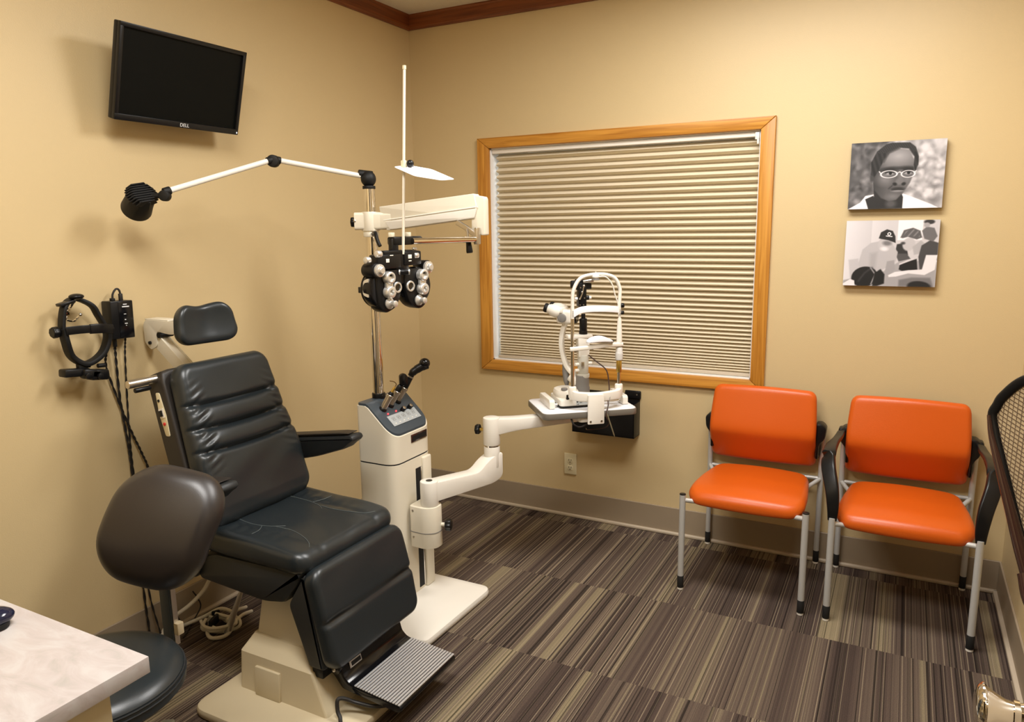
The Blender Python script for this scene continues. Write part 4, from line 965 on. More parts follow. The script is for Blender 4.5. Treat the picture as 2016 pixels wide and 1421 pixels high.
bm = newbm(); cyl(bm, (1.004, -1.052, 1.458), (0.918, -1.330, 1.458), 0.0105, 20); finish('phoropter_rod', bm, CHROME, st, W=True)

# ================================================================== instruments standing in the wells
b0, b1 = wellpos[2]
oph = thing('ophthalmoscope', tuple(b1), 'black hand-held scope with angled head, standing in the console well nearest the wall corner', 'ophthalmoscope')
d = WDIR; s0 = b1 - d * 0.004
bm = newbm(); lathe(bm, s0, s0 + d * 0.05, [(0, 0.012), (0.010, 0.0135), (0.045, 0.0125), (0.05, 0.010)], 20); finish('handle', bm, BLACKP, oph, W=True)
bm = newbm(); e1 = s0 + d * 0.05; tube(bm, [e1 - d * .01, e1 + d * 0.02, e1 + d * 0.035 + V(0.006, 0.010, 0), e1 + d * 0.050 + V(0.015, 0.022, -.002), e1 + d * 0.062 + V(0.024, 0.034, -.006)], 0.0150, 14, k=5, scale=[0.85] * 5 + [1.05] * 5 + [1.15] * 5 + [1.25] * 6); finish('head', bm, BLACKP, oph, W=True)
bm = newbm(); e2 = e1 + d * 0.066 + V(0.020, 0.030, 0.002); ball(bm, e2 - V(0.004, 0.006, 0.006), 0.0225, (1.0, 1.0, 0.95), 18); finish('viewing_head', bm, BLACKG, oph, W=True)
bm = newbm(); lathe(bm, e1 + d * 0.0, e1 + d * 0.006, [(0, 0.0135), (0.006, 0.0135)], 20); finish('neck_ring', bm, SATIN, oph, W=True)
b0, b1 = wellpos[1]
ret = thing('retinoscope', tuple(b1), 'black hand-held scope with a round head, standing in the middle console well', 'retinoscope')
s0 = b1 - d * 0.004
bm = newbm(); lathe(bm, s0, s0 + d * 0.03, [(0, 0.012), (0.024, 0.0125), (0.03, 0.009)], 20); finish('handle', bm, BLACKP, ret, W=True)
bm = newbm(); c_ = s0 + d * 0.045 + V(0, 0.004, 0.006); prism(bm, roundpoly([(-0.014, -0.022), (0.014, -0.022), (0.019, 0.010), (0.006, 0.030), (-0.014, 0.024)], 0.012, 6), lambda x, z, h: c_ + V(x * 0.5, x, z) + V(0.8, -0.5, 0) * h, -0.011, 0.011, 0.004); finish('head', bm, BLACKG, ret, W=True)
b0, b1 = wellpos[0]
prb = thing('transilluminator', tuple(b1), 'brass-tipped handpiece with a thin bent probe, in the console well nearest the exam chair', 'handpiece')
s0 = b1 - d * 0.004
bm = newbm(); lathe(bm, s0, s0 + d * 0.016, [(0, 0.011), (0.012, 0.010), (0.016, 0.007)], 18); finish('handle', bm, BLACKP, prb, W=True)
bm = newbm(); lathe(bm, s0 + d * 0.014, s0 + d * 0.040, [(0, 0.0065), (0.018, 0.005), (0.026, 0.003)], 16); finish('tip_sleeve', bm, BRASS, prb, W=True)
e = s0 + d * 0.039
bm = newbm(); tube(bm, [e, e + d * 0.012, e + V(0.002, -0.006, 0.022), e + V(-0.004, -0.024, 0.028)], 0.0018, 8, k=5); finish('bent_probe', bm, mat('dark_brass', (0.25, 0.15, 0.06, 1), 0.35, 0.8), prb, W=True)

# ================================================================== LAMP ON THE POLE
lp = thing('overhead_lamp', (PX, PY, 1.652), 'black ribbed exam lamp on a jointed white arm at the top of the chrome pole', 'lamp')
E0 = V(0.553, -1.092, 1.695); E1 = V(0.364, -1.383, 1.750); E2 = V(0.252, -1.756, 1.6275); HD = V(0.196, -1.787, 1.613)
bm = newbm(); cyl(bm, (PX, PY, 1.650), (PX, PY, 1.662), 0.0245, 24, 0.002); ball(bm, (PX - 0.004, PY + 0.004, 1.688), 0.029, (1, 1, 1.05), 24); cyl(bm, E0 + V(0.012, 0.015, 0.008), E0 + V(-0.022, -0.028, 0.013), 0.015, 18, 0.003); finish('base_joint', bm, BLACKM, lp, W=True)
bm = newbm(); cyl(bm, E0 + (E1 - E0).normalized() * 0.030, E1 - (E1 - E0).normalized() * 0.016, 0.0095, 18); finish('lamp_arm', bm, WHITEP, lp, W=True)
bm = newbm(); cyl(bm, E1 + (E2 - E1).normalized() * 0.016, E2 - (E2 - E1).normalized() * 0.006, 0.0095, 18); finish('lamp_arm', bm, WHITEP, lp, W=True)
bm = newbm(); cyl(bm, E1 - (E1 - E0).normalized() * 0.026, E1, 0.0135, 18, 0.003); cyl(bm, E1, E1 + (E2 - E1).normalized() * 0.026, 0.0135, 18, 0.003); vz = V(0.45, -0.87, 0) * 0.016; cyl(bm, E1 - V(0, 0, 0.006) - vz, E1 - V(0, 0, 0.006) + vz, 0.0215, 24, 0.004); finish('elbow_joint', bm, BLACKM, lp, W=True)
hv = (HD - E2).normalized()
bm = newbm(); cyl(bm, E2 - (E2 - E1).normalized() * 0.020, E2 + (E2 - E1).normalized() * 0.004, 0.0135, 18, 0.003); vz = V(0.45, -0.87, 0) * 0.013; cyl(bm, E2 - V(0, 0, 0.012) - vz, E2 - V(0, 0, 0.012) + vz, 0.0175, 22, 0.003); cyl(bm, E2 - V(0, 0, 0.010), HD, 0.009, 14); finish('head_joint', bm, BLACKM, lp, W=True)
# ribbed head: octagonal finned rear face towards the room, round barrel opening down towards the wall
HA = V(-0.76, 0.24, -0.54).normalized()
rz = (V(0, 0, 1) - HA * HA.z).normalized(); rx = rz.cross(HA).normalized()
hc = V(0.184, -1.795, 1.609) + HA * 0.012
bm = newbm()
rings = []
for t, r_, n_oct in ((-0.040, 0.030, 1), (-0.036, 0.0375, 1), (-0.012, 0.0415, 0.85), (0.000, 0.0425, 0.4), (0.012, 0.044, 0.0), (0.046, 0.0475, 0), (0.050, 0.0465, 0)):
    ring = []
    for i in range(48):
        a = 2 * PI * i / 48; q = (a + PI / 8) % (PI / 4) - PI / 8
        rad = r_ * ((1 - n_oct) + n_oct * math.cos(PI / 8) / math.cos(q)) * (1.03 if n_oct else 1)
        ring.append(bm.verts.new(hc + HA * t + (rx * math.cos(a) + rz * math.sin(a)) * rad))
    rings.append(ring)
for a, b_ in zip(rings, rings[1:]):
    for i in range(48): bm.faces.new((a[i], a[(i + 1) % 48], b_[(i + 1) % 48], b_[i]))
bm.faces.new(rings[0][::-1]); bm.faces.new(rings[-1])
hd = finish('lamp_head', bm, BLACKM, lp, W=True, smooth=28)
r1 = (rx * math.cos(R(-12)) + rz * math.sin(R(-12))); r2 = r1.cross(HA).normalized()
for i in range(9):
    t = -0.034 + 0.0085 * i; wv = math.sqrt(max(0, 0.0405 ** 2 - t * t)) * 0.98
    p = hc + HA * -0.030 + r2 * t
    bm = newbm(); sweep(bm, [p - r1 * wv + HA * 0.010, p - r1 * wv * 0.8, p + r1 * wv * 0.8, p + r1 * wv + HA * 0.010], rrect(0.0042, 0.030, 0.2), up=tuple(-HA)); finish('cooling_fin', bm, BLACKM, hd, W=True)
bm = newbm(); cyl(bm, hc + HA * 0.044, hc + HA * 0.0505, 0.041, 30); finish('lens', bm, mat('frosted_lens', (0.5, 0.5, 0.46, 1), 0.3), hd, W=True)

# ================================================================== PHOROPTER
ph = thing('phoropter', (0.905, -1.372, 1.318), 'black phoropter with silver dials hanging from the stand arm', 'phoropter', rz=R(80))
# local frame: x to the right as seen by the operator, -y towards the operator, z up
def pb(name, bm, m, par=None): return finish(name, bm, m, par or ph)
bm = newbm(); cyl(bm, (-0.018, 0.022, 0.085), (-0.018, 0.022, 0.150), 0.0165, 22, 0.003); pb('mount_post', bm, BLACKP)
bm = newbm(); box2(bm, (-0.030, 0.004, 0.128), (0.062, 0.040, 0.156), 0.006); cyl(bm, (0.03, 0.022, 0.143), (0.11, 0.022, 0.143), 0.014, 18, 0.004); pb('yoke', bm, BLACKP)
for x in (-0.025, 0.050):
    bm = newbm(); cyl(bm, (x, 0.022, 0.155), (x, 0.022, 0.170), 0.011, 18, 0.002); pb('top_screw', bm, mat('cream_knob', (0.72, 0.66, 0.50, 1), 0.35))
bm = newbm(); box2(bm, (-0.112, -0.006, 0.052), (-0.012, 0.042, 0.100), 0.006); box2(bm, (0.004, -0.006, 0.060), (0.084, 0.042, 0.108), 0.006); box2(bm, (-0.03, 0.0, 0.045), (0.03, 0.04, 0.104), 0.005); box2(bm, (-0.082, 0.0, 0.096), (0.05, 0.036, 0.112), 0.004); pb('top_housing', bm, BLACKP)
for s in (-1, 1):
    cx = s * 0.062
    bm = newbm()
    P = roundpoly([(cx - 0.062, 0.050), (cx + 0.062, 0.050), (cx + 0.066, -0.010), (cx + 0.045 + s * 0.008, -0.075), (cx + s * 0.02, -0.093), (cx - 0.045 + s * 0.008, -0.075), (cx - 0.066, -0.010)], [.025, .025, .05, .03, .03, .03, .05], 6)
    P = [(cx + (x - cx) * 0.88, z) for x, z in P]
    prism(bm, P, XZ, 0.0, 0.050, 0.006); bt = pb('lens_battery', bm, BLACKP)
    bm = newbm(); cyl(bm, (cx + s * 0.012, 0.052, -0.012), (cx + s * 0.012, 0.060, -0.012), 0.064, 40, 0.003); cyl(bm, (cx + s * 0.012, 0.008, -0.012), (cx + s * 0.012, 0.052, -0.012), 0.066, 40, 0.006); pb('power_disc', bm, BLACKG, bt)
    bm = newbm(); 
    prism(bm, [(cx + s * 0.012 + s * 0.0665 * math.sin(a) * 1.0, -0.012 + 0.0) for a in ()] or roundpoly([(0.018, -0.038), (0.044, -0.030), (0.044, 0.018), (0.020, 0.026)], 0.008), lambda y_, z_, h: V(cx + s * (0.0785 + h) - s * ((z_ + 0.012) ** 2) * 6, y_, z_), -0.004, 0.0008); pb('scale_window', bm, SILVERK, bt)
    bm = newbm(); cyl(bm, (s * 0.117, 0.050, 0.050), (s * 0.117, -0.004, 0.050), 0.024, 26, 0.004); cb_ = pb('cylinder_housing', bm, BLACKP, bt)
    bm = newbm(); lathe(bm, (s * 0.112, -0.003, 0.050), (s * 0.112, -0.030, 0.050), [(0, 0.0195), (0.002, 0.0210), (0.010, 0.0205), (0.012, 0.013), (0.020, 0.0115), (0.022, 0.009)], 28); pb('cylinder_dial', bm, SILVERK)
    bm = newbm()
    for a in range(12):
        q = 2 * PI * a / 12; box(bm, (s * 0.112 + 0.0165 * math.cos(q), -0.0136, 0.050 + 0.0165 * math.sin(q)), (0.0012, 0.0008, 0.0036), rmat(ry=-q), 0)
    pb('dial_marks', bm, BLACKM)
    # aperture ring
    bm = newbm(); x_ = s * 0.030; lathe(bm, (x_, -0.0, -0.010), (x_, -0.006, -0.010), [(0, 0.0185), (0.004, 0.0185), (0.0055, 0.017), (0.0055, 0.0125), (0.001, 0.012)], 30, cap=False); pb('aperture_ring', bm, SILVERK)
    bm = newbm(); cyl(bm, (x_, -0.0006, -0.010), (x_, -0.0016, -0.010), 0.0128, 26); pb('aperture', bm, GLASSB)
    # cross cylinder pair
    xt = s * 0.075 + (0.004 if s > 0 else 0)
    bm = newbm(); prism(bm, roundpoly([(xt - 0.012, -0.030), (xt + 0.012, -0.030), (xt + 0.014, 0.0), (xt + 0.012, 0.030), (xt - 0.012, 0.030), (xt - 0.014, 0.0)], 0.006), XZ, -0.002, -0.016, 0.002); cr_ = pb('cross_cylinder', bm, SILVERK)
    for zz, r0, r1 in ((0.025, 0.0205, 0.0125), (-0.022, 0.0205, 0.0095)):
        bm = newbm(); lathe(bm, (xt, -0.002, zz), (xt, -0.028, zz), [(0, r0), (0.018, r0), (0.021, r0 - 0.0015), (0.0225, r0 - 0.004), (0.0225, r1), (0.006, r1 - 0.001)], 30, cap=False); pb('lens_barrel', bm, SILVERK, cr_)
        bm = newbm(); cyl(bm, (xt, -0.012, zz), (xt, -0.0135, zz), r1, 24); pb('lens', bm, GLASSB, cr_)
    # rotary prism / auxiliary dial at the bottom
    bm = newbm(); xb = s * 0.068 - 0.002; lathe(bm, (xb, -0.001, -0.060), (xb, -0.034, -0.060), [(0, 0.0175), (0.002, 0.019), (0.006, 0.0185), (0.009, 0.014), (0.014, 0.008), (0.024, 0.0075), (0.026, 0.0105), (0.032, 0.0105), (0.033, 0.009)], 26); pb('axis_dial', bm, SILVERK)
# knobs on top, badges and central knob
for (x, y, z_, r_) in ((-0.108, 0.0, 0.102, 0.0115), (-0.145, 0.012, 0.084, 0.011), (0.062, -0.002, 0.092, 0.010), (0.078, 0.02, 0.112, 0.006)):
    bm = newbm(); cyl(bm, (x + (0.012 if x < 0 else -0.012), y, z_), (x - (0.008 if x < 0 else -0.008), y, z_), r_, 20, 0.003); pb('levelling_knob', bm, SILVERK)
bm = newbm(); box2(bm, (-0.080, -0.0075, 0.074), (-0.066, -0.006, 0.086), 0.0005); box2(bm, (0.020, -0.0075, 0.083), (0.036, -0.006, 0.096), 0.0005); box2(bm, (0.022, -0.0075, 0.074), (0.034, -0.006, 0.077)); box2(bm, (-0.062, -0.0075, 0.095), (-0.048, -0.006, 0.098)); pb('scale_badges', bm, WHITEP)
bm = newbm(); cyl(bm, (-0.012, 0.0, 0.040), (0.010, -0.016, 0.040), 0.0095, 20, 0.002); pb('separation_knob', bm, BLACKP)
bm = newbm(); cyl(bm, (0.009, -0.015, 0.040), (0.013, -0.018, 0.040), 0.0100, 20, 0.001); cyl(bm, (-0.014, 0.0, 0.040), (-0.018, 0.003, 0.040), 0.0095, 20, 0.001); pb('knob_end', bm, SILVERK)
bm = newbm(); box2(bm, (-0.118, 0.060, -0.026), (-0.100, 0.094, -0.006), 0.002); pb('cheek_guard', bm, BLACKP)
bm = newbm(); box2(bm, (-0.060, -0.004, -0.050), (0.060, 0.0, 0.060), 0.001) if False else box2(bm, (-0.012, 0.004, 0.0), (0.012, 0.040, 0.060), 0.003); pb('centre_bridge', bm, BLACKP)
# reading rod with its slider
bm = newbm(); p0 = V(0.004, 0.000, 0.098); p1 = V(0.045, 0.004, 0.690); sweep(bm, [p0, p1], rrect(0.0075, 0.0075, 0.25), up=(0, 1, 0)); rod = pb('reading_rod', bm, mat('ivory_rod', (0.78, 0.72, 0.60, 1), 0.35))
bm = newbm(); sweep(bm, [p1, p1 + V(0.0006, 0, 0.012)], rrect(0.011, 0.010, 0.3), up=(0, 1, 0)); pb('rod_tip', bm, IVORY, rod)
cS = p0 + (p1 - p0) * 0.495
bm = newbm(); box(bm, cS, (0.015, 0.014, 0.024), None, 0.002); pb('slider', bm, IVORY, rod)
bm = newbm(); ball(bm, cS + V(0.016, -0.014, 0.002), 0.012, (1, 1, 1), 18); box(bm, cS + V(0.038, -0.012, -0.007), (0.06, 0.004, 0.003), None, 0.001); pb('card_clip', bm, BLACKP, rod)
# near card hanging from the clip
PM = root_matrix(ph)
cc = PM @ (cS + V(0.055, 0.0, -0.012))
nc = thing('near_card', tuple(cc), 'white near-vision card clipped to the upright reading rod', 'reading card')
bm = newbm()
NCX = V(0.0885, 0.0466, -0.0190); NCY = V(-0.0320, 0.0600, 0.0330) 
CPl = roundpoly([(-1.0, 0.05), (-0.62, 0.62), (0.20, 0.62), (1.0, -0.12), (0.58, -0.55), (-0.28, -0.62)], 0.10, 4)
prism(bm, CPl, lambda a, b_, h: V(0.9755, -1.330, 1.679) + NCX * a + NCY * b_ * 0.86 + V(0, 0, h), -0.0004, 0.0004)
finish('card', bm, PAPER, nc, W=True)

# ================================================================== SLIT LAMP (on the swinging table)
sl_ = thing('slit_lamp', (TC.x, TC.y, TC.z + 0.001), 'white slit lamp microscope with chin rest, on the swinging table in front of the window', 'slit lamp', rz=TA)
def sb(name, bm, m, par=None, smooth=35): return finish(name, bm, m, par or sl_, smooth=smooth)
# rail covers and rods
for x in (-0.150, 0.176):
    bm = newbm(); prism(bm, roundpoly([(-0.075, 0.0), (0.095, 0.0), (0.095, 0.030), (0.085, 0.040), (-0.065, 0.040), (-0.075, 0.032)], 0.006), YZ, x - 0.012, x + 0.012, 0.003); sb('rail_cover', bm, WHITEP)
bm = newbm()
for y in (-0.045, 0.075): cyl(bm, (-0.14, y, 0.014), (0.166, y, 0.014), 0.0055, 14)
sb('rail', bm, CHROME)
# sliding base
bm = newbm(); prism(bm, roundpoly([(-0.115, -0.075), (0.045, -0.075), (0.045, 0.090), (-0.115, 0.090)], 0.016), XY, 0.008, 0.036, 0.004); sbse = sb('sliding_base', bm, WHITEP)
bm = newbm(); prism(bm, roundpoly([(-0.116, -0.076), (0.046, -0.076), (0.046, 0.091), (-0.116, 0.091)], 0.016), XY, 0.004, 0.008); sb('base_gasket', bm, BLACKM, sbse)
bm = newbm(); box2(bm, (-0.045, -0.0765, 0.012), (0.020, -0.0750, 0.033), 0.0003, 1); lab = sb('type_label', bm, mat('grey_label', (0.55, 0.57, 0.56, 1), 0.4), sbse)
bm = newbm(); cyl(bm, (-0.040, -0.0765, 0.0275), (-0.040, -0.0772, 0.0275), 0.004, 12); 
for k, (zz, w_) in enumerate(((0.029, 0.022), (0.026, 0.018), (0.022, 0.010))): box2(bm, (-0.030, -0.0772, zz), (-0.030 + w_, -0.0764, zz + 0.0014))
box2(bm, (-0.040, -0.0772, 0.0145), (-0.034, -0.0764, 0.0165))
sb('label_print', bm, BLACKM, lab)
bm = newbm(); prism(bm, roundpoly([(-0.115, -0.02), (-0.070, -0.060), (-0.02, -0.050), (-0.01, 0.06), (-0.060, 0.088), (-0.115, 0.06)], 0.03), XY, 0.030, 0.070, 0.014); sb('base_housing', bm, WHITEP, sbse)
bm = newbm(); cyl(bm, (-0.083, -0.025, 0.068), (-0.083, -0.025, 0.078), 0.014, 22, 0.002); sb('top_knob', bm, GREYP, sbse)
bm = newbm(); cyl(bm, (-0.080, -0.060, 0.040), (-0.080, -0.068, 0.044), 0.007, 14, 0.001); box(bm, (-0.080, -0.066, 0.048), (0.012, 0.010, 0.018), None, 0.003); sb('lock_knob', bm, BLACKP, sbse)
# joystick on the operator side
bm = newbm(); lathe(bm, (-0.035, 0.095, 0.055), (-0.042, 0.105, 0.165), [(0, 0.006), (0.012, 0.009), (0.03, 0.014), (0.07, 0.015), (0.10, 0.012), (0.11, 0.006)], 20); sb('joystick', bm, GREYP, sbse)
# central column
CX, CY_ = 0.024, 0.048
bm = newbm(); lathe(bm, (CX - 0.004, CY_, 0.030), (CX - 0.004, CY_, 0.115), [(0, 0.034), (0.030, 0.034), (0.036, 0.031), (0.060, 0.031), (0.085, 0.028)], 28); col = sb('swivel_base', bm, GREYP)
bm = newbm(); cyl(bm, (CX, CY_, 0.105), (CX, CY_, 0.122), 0.029, 28, 0.003); cyl(bm, (CX, CY_, 0.118), (CX, CY_, 0.205), 0.0245, 28, 0.003); sb('column', bm, mat('pale_grey_enamel', (0.55, 0.53, 0.46, 1), 0.35), col)
bm = newbm(); box2(bm, (CX - 0.016, CY_ - 0.026, 0.150), (CX - 0.002, CY_ - 0.022, 0.178), 0.001); sb('scale_plate', bm, SATIN, col)
for (x, z_) in ((-0.034, 0.165), (0.034, 0.168), (-0.034, 0.138)):
    bm = newbm(); cyl(bm, (CX + x * 0.6, CY_ - 0.006, z_), (CX + x * 1.15, CY_ - 0.008, z_), 0.0075, 16, 0.002); sb('column_knob', bm, WHITEP, col)
bm = newbm(); prism(bm, roundpoly([(CX - 0.024, 0.195), (CX + 0.024, 0.205), (CX + 0.026, 0.275), (CX - 0.030, 0.285)], 0.008), XZ, CY_ - 0.020, CY_ + 0.022, 0.005); il = sb('illumination_arm', bm, WHITEP)
bm = newbm(); cyl(bm, (CX - 0.050, CY_ - 0.01, 0.235), (CX - 0.028, CY_ - 0.01, 0.235), 0.012, 20, 0.002); sb('width_knob', bm, BLACKM, il)
bm = newbm(); cyl(bm, (CX + 0.028, CY_ - 0.01, 0.238), (CX + 0.044, CY_ - 0.012, 0.238), 0.011, 20, 0.002); sb('width_knob', bm, BLACKM, il)
bm = newbm(); box2(bm, (CX - 0.075, CY_ - 0.020, 0.278), (CX + 0.040, CY_ + 0.030, 0.296), 0.006); sb('cross_arm', bm, WHITEP, il)
bm = newbm(); cyl(bm, (CX + 0.002, CY_ + 0.004, 0.285), (CX + 0.002, CY_ + 0.004, 0.312), 0.0185, 26, 0.002); cyl(bm, (CX + 0.002, CY_ + 0.004, 0.310), (CX + 0.002, CY_ + 0.004, 0.365), 0.0165, 26, 0.004); cyl(bm, (CX + 0.002, CY_ + 0.004, 0.362), (CX + 0.002, CY_ + 0.004, 0.385), 0.009, 20, 0.001); sb('lamp_tube', bm, BLACKP, il)
# upper illumination tower
bm = newbm(); box2(bm, (CX - 0.026, CY_ - 0.018, 0.418), (CX + 0.010, CY_ + 0.016, 0.520), 0.003); box2(bm, (CX - 0.034, CY_ - 0.016, 0.490), (CX + 0.008, CY_ + 0.018, 0.535), 0.004); tw = sb('illumination_tower', bm, BLACKP)
bm = newbm(); box2(bm, (CX + 0.002, CY_ - 0.014, 0.492), (CX + 0.034, CY_ + 0.012, 0.518), 0.004); box2(bm, (CX - 0.056, CY_ - 0.012, 0.498), (CX - 0.030, CY_ + 0.014, 0.530), 0.006); sb('mirror_housing', bm, BLACKM, tw)
bm = newbm(); cyl(bm, (CX - 0.008, CY_ - 0.020, 0.526), (CX + 0.036, CY_ - 0.030, 0.532), 0.008, 16, 0.002); sb('lamp_cap', bm, SATIN, tw)
bm = newbm(); sweep(bm, [(CX - 0.006, CY_ - 0.024, 0.512), (CX - 0.012, CY_ - 0.026, 0.480), (CX - 0.024, CY_ - 0.026, 0.450)], rrect(0.004, 0.012, 0.3), up=(0, -1, 0)); ball(bm, (CX - 0.014, CY_ - 0.028, 0.482), 0.0045, n=10); ball(bm, (CX - 0.006, CY_ - 0.026, 0.508), 0.006, n=10); sb('spring_lever', bm, SATIN, tw)
bm = newbm()
for (x, z_) in ((-0.020, 0.426), (-0.004, 0.426), (-0.018, 0.500), (0.0, 0.455)): cyl(bm, (CX + x, CY_ - 0.0178, z_), (CX + x, CY_ - 0.020, z_), 0.0028, 10)
sb('screws', bm, SATIN, tw)
bm = newbm(); cyl(bm, (CX + 0.008, CY_ - 0.004, 0.455), (CX + 0.024, CY_ - 0.006, 0.455), 0.010, 18, 0.002); sb('filter_knob', bm, BLACKP, tw)
bm = newbm(); cyl(bm, (CX + 0.023, CY_ - 0.006, 0.455), (CX + 0.034, CY_ - 0.007, 0.455), 0.007, 16, 0.001); cyl(bm, (CX - 0.040, CY_ - 0.006, 0.452), (CX - 0.028, CY_ - 0.006, 0.452), 0.007, 16, 0.001); sb('knob_end', bm, WHITEP, tw)
# microscope arm and body
mdir = V(-0.80, 0.60, 0).normalized(); msd = V(-mdir.y, mdir.x, 0)
bm = newbm(); o = V(CX, CY_, 0)
tube_pts = catmull([o + mdir * 0.030 + V(0, 0, 0.105), o + mdir * 0.075 + V(0, 0, 0.150), o + mdir * 0.098 + V(0, 0, 0.225), o + mdir * 0.098 + V(0, 0, 0.285), o + mdir * 0.082 + V(0, 0, 0.345)], 8)
sweep(bm, tube_pts, rrect(0.030, 0.020, 0.3), up=tuple(msd.cross(V(0, 0, 1)))); sb('microscope_arm', bm, WHITEP)
bm = newbm(); cyl(bm, o + mdir * 0.012 + V(0, 0, 0.075), o + mdir * 0.058 + V(0, 0, 0.110), 0.026, 20, 0.006); sb('arm_foot', bm, WHITEP)
mc = o + mdir * 0.080 + V(0, 0, 0.372)
MB_ = Matrix.Translation(mc) @ Matrix.Rotation(math.atan2(mdir.y, mdir.x), 4, 'Z')       # local x away from patient
bm = newbm(); box(bm, (0, 0, 0), (0.070, 0.066, 0.060), None, 0.012, 3); bm.transform(MB_); ms = sb('microscope', bm, WHITEP)
bm = newbm(); cyl(bm, (-0.034, 0, -0.002), (-0.052, 0, -0.002), 0.028, 26, 0.004); bm.transform(MB_); sb('objective', bm, BLACKP, ms)
bm = newbm(); cyl(bm, (-0.051, 0, -0.002), (-0.053, 0, -0.002), 0.021, 26); bm.transform(MB_); sb('objective_lens', bm, GLASSB, ms)
for s in (-1, 1):
    bm = newbm(); cyl(bm, (0.004, s * 0.032, -0.004), (0.004, s * 0.046, -0.004), 0.019, 24, 0.003); bm.transform(MB_); sb('magnification_knob', bm, GREYP, ms)
    bm = newbm(); lathe(bm, (0.014, s * 0.028, 0.018), (0.085, s * 0.035, 0.040), [(0, 0.020), (0.012, 0.027), (0.030, 0.028), (0.046, 0.024), (0.058, 0.019), (0.062, 0.018)], 26); bm.transform(MB_); ep = sb('eyepiece', bm, WHITEP, ms)
    bm = newbm(); lathe(bm, (0.070, s * 0.0335, 0.0355), (0.095, s * 0.0362, 0.0433), [(0, 0.0195), (0.009, 0.021), (0.016, 0.019), (0.0175, 0.012)], 24); bm.transform(MB_); sb('eyecup', bm, BLACKM, ep)
bm = newbm(); box(bm, (0.022, 0, 0.028), (0.040, 0.090, 0.030), None, 0.010, 3); bm.transform(MB_); sb('prism_housing', bm, WHITEP, ms)
# chin rest frame
PL, PR, PYY = -0.070, 0.135, -0.100
bm = newbm()
pts = catmull([(PL - 0.004, PYY, 0.068), (PL + 0.02, PYY - 0.022, 0.060), (0.032, PYY - 0.034, 0.056), (PR - 0.02, PYY - 0.022, 0.060), (PR + 0.004, PYY, 0.068)], 8)
sweep(bm, pts, rrect(0.022, 0.040, 0.25)); cr = sb('chinrest_base', bm, WHITEP)
for x in (PL, PR):
    bm = newbm(); cyl(bm, (x, PYY, 0.050), (x, PYY, 0.100), 0.017, 22, 0.005); sb('post_socket', bm, WHITEP, cr)
bm = newbm(); prism(bm, roundpoly([(-0.018, 0.070), (0.050, 0.070), (0.052, 0.020), (0.052, -0.055), (-0.020, -0.055), (-0.020, 0.020)], 0.005), XZ, -0.150, -0.156, 0.001); box2(bm, (-0.018, -0.152, 0.035), (0.050, -0.118, 0.070), 0.004); sb('mounting_plate', bm, WHITEP, cr)
bm = newbm()
for x in (-0.008, 0.040): lathe(bm, (x, -0.1555, -0.043), (x, -0.158, -0.043), [(0, 0.005), (0.002, 0.0045), (0.002, 0.002)], 14, cap=False)
sb('socket_screws', bm, SATIN, cr)
bm = newbm()
for x in (-0.008, 0.040): cyl(bm, (x, -0.156, -0.043), (x, -0.1572, -0.043), 0.0026, 10)
sb('screw_holes', bm, BLACKM, cr)
bm = newbm(); cyl(bm, (PL, PYY, 0.095), (PL, PYY, 0.420), 0.0075, 18); lp_ = sb('post', bm, CHROME)
bm = newbm(); cyl(bm, (PR, PYY, 0.095), (PR, PYY, 0.170), 0.0075, 18); rp_ = sb('post', bm, CHROME)
bm = newbm(); cyl(bm, (PR, PYY, 0.150), (PR, PYY, 0.200), 0.0115, 18, 0.001); sb('brass_collar', bm, BRASS, rp_)
bm = newbm(); lathe(bm, (PR, PYY, 0.200), (PR, PYY, 0.258), [(0, 0.011), (0.004, 0.0155), (0.030, 0.0165), (0.034, 0.0155), (0.036, 0.0145), (0.052, 0.0145), (0.056, 0.012)], 24); sb('height_knob', bm, mat('grey_white_plastic', (0.62, 0.60, 0.57, 1), 0.35), rp_)
bm = newbm(); lathe(bm, (PR, PYY, 0.262), (PR, PYY, 0.378), [(0, 0.0125), (0.06, 0.0115), (0.110, 0.0085), (0.116, 0.008)], 20); cyl(bm, (PR, PYY, 0.375), (PR, PYY, 0.440), 0.0055, 16); sb('post_sleeve', bm, WHITEP, rp_)
# chin cup bar with paper-topped chin cup
bm = newbm(); pts = [(PL - 0.012, PYY - 0.004, 0.258), (PL + 0.04, PYY - 0.012, 0.262), (0.02, PYY - 0.018, 0.266), (PR - 0.05, PYY - 0.014, 0.270), (PR + 0.012, PYY, 0.268)]
sweep(bm, catmull(pts, 6), rrect(0.020, 0.018, 0.3)); cbar = sb('chin_bar', bm, WHITEP)
bm = newbm()
def chinfn(x, y, z): return V(0.044 + x, PYY - 0.014 + y, 0.286 + z + 0.014 * math.cos(x / 0.05 * PI / 2) * (1 if z > 0 else 0.2) - (0.010 * (1 - (y / 0.028) ** 2) if z > 0 else 0) + 0.004)
pad(bm, 0.055, 0.028, 0.012, 0.020, 0.005, chinfn, n=20); sb('chin_cup', bm, PAPER, cbar, 60)
bm = newbm(); cyl(bm, (0.095, PYY - 0.010, 0.284), (0.108, PYY - 0.010, 0.286), 0.004, 10, 0.001); sb('paper_pin', bm, BLACKM, cbar)
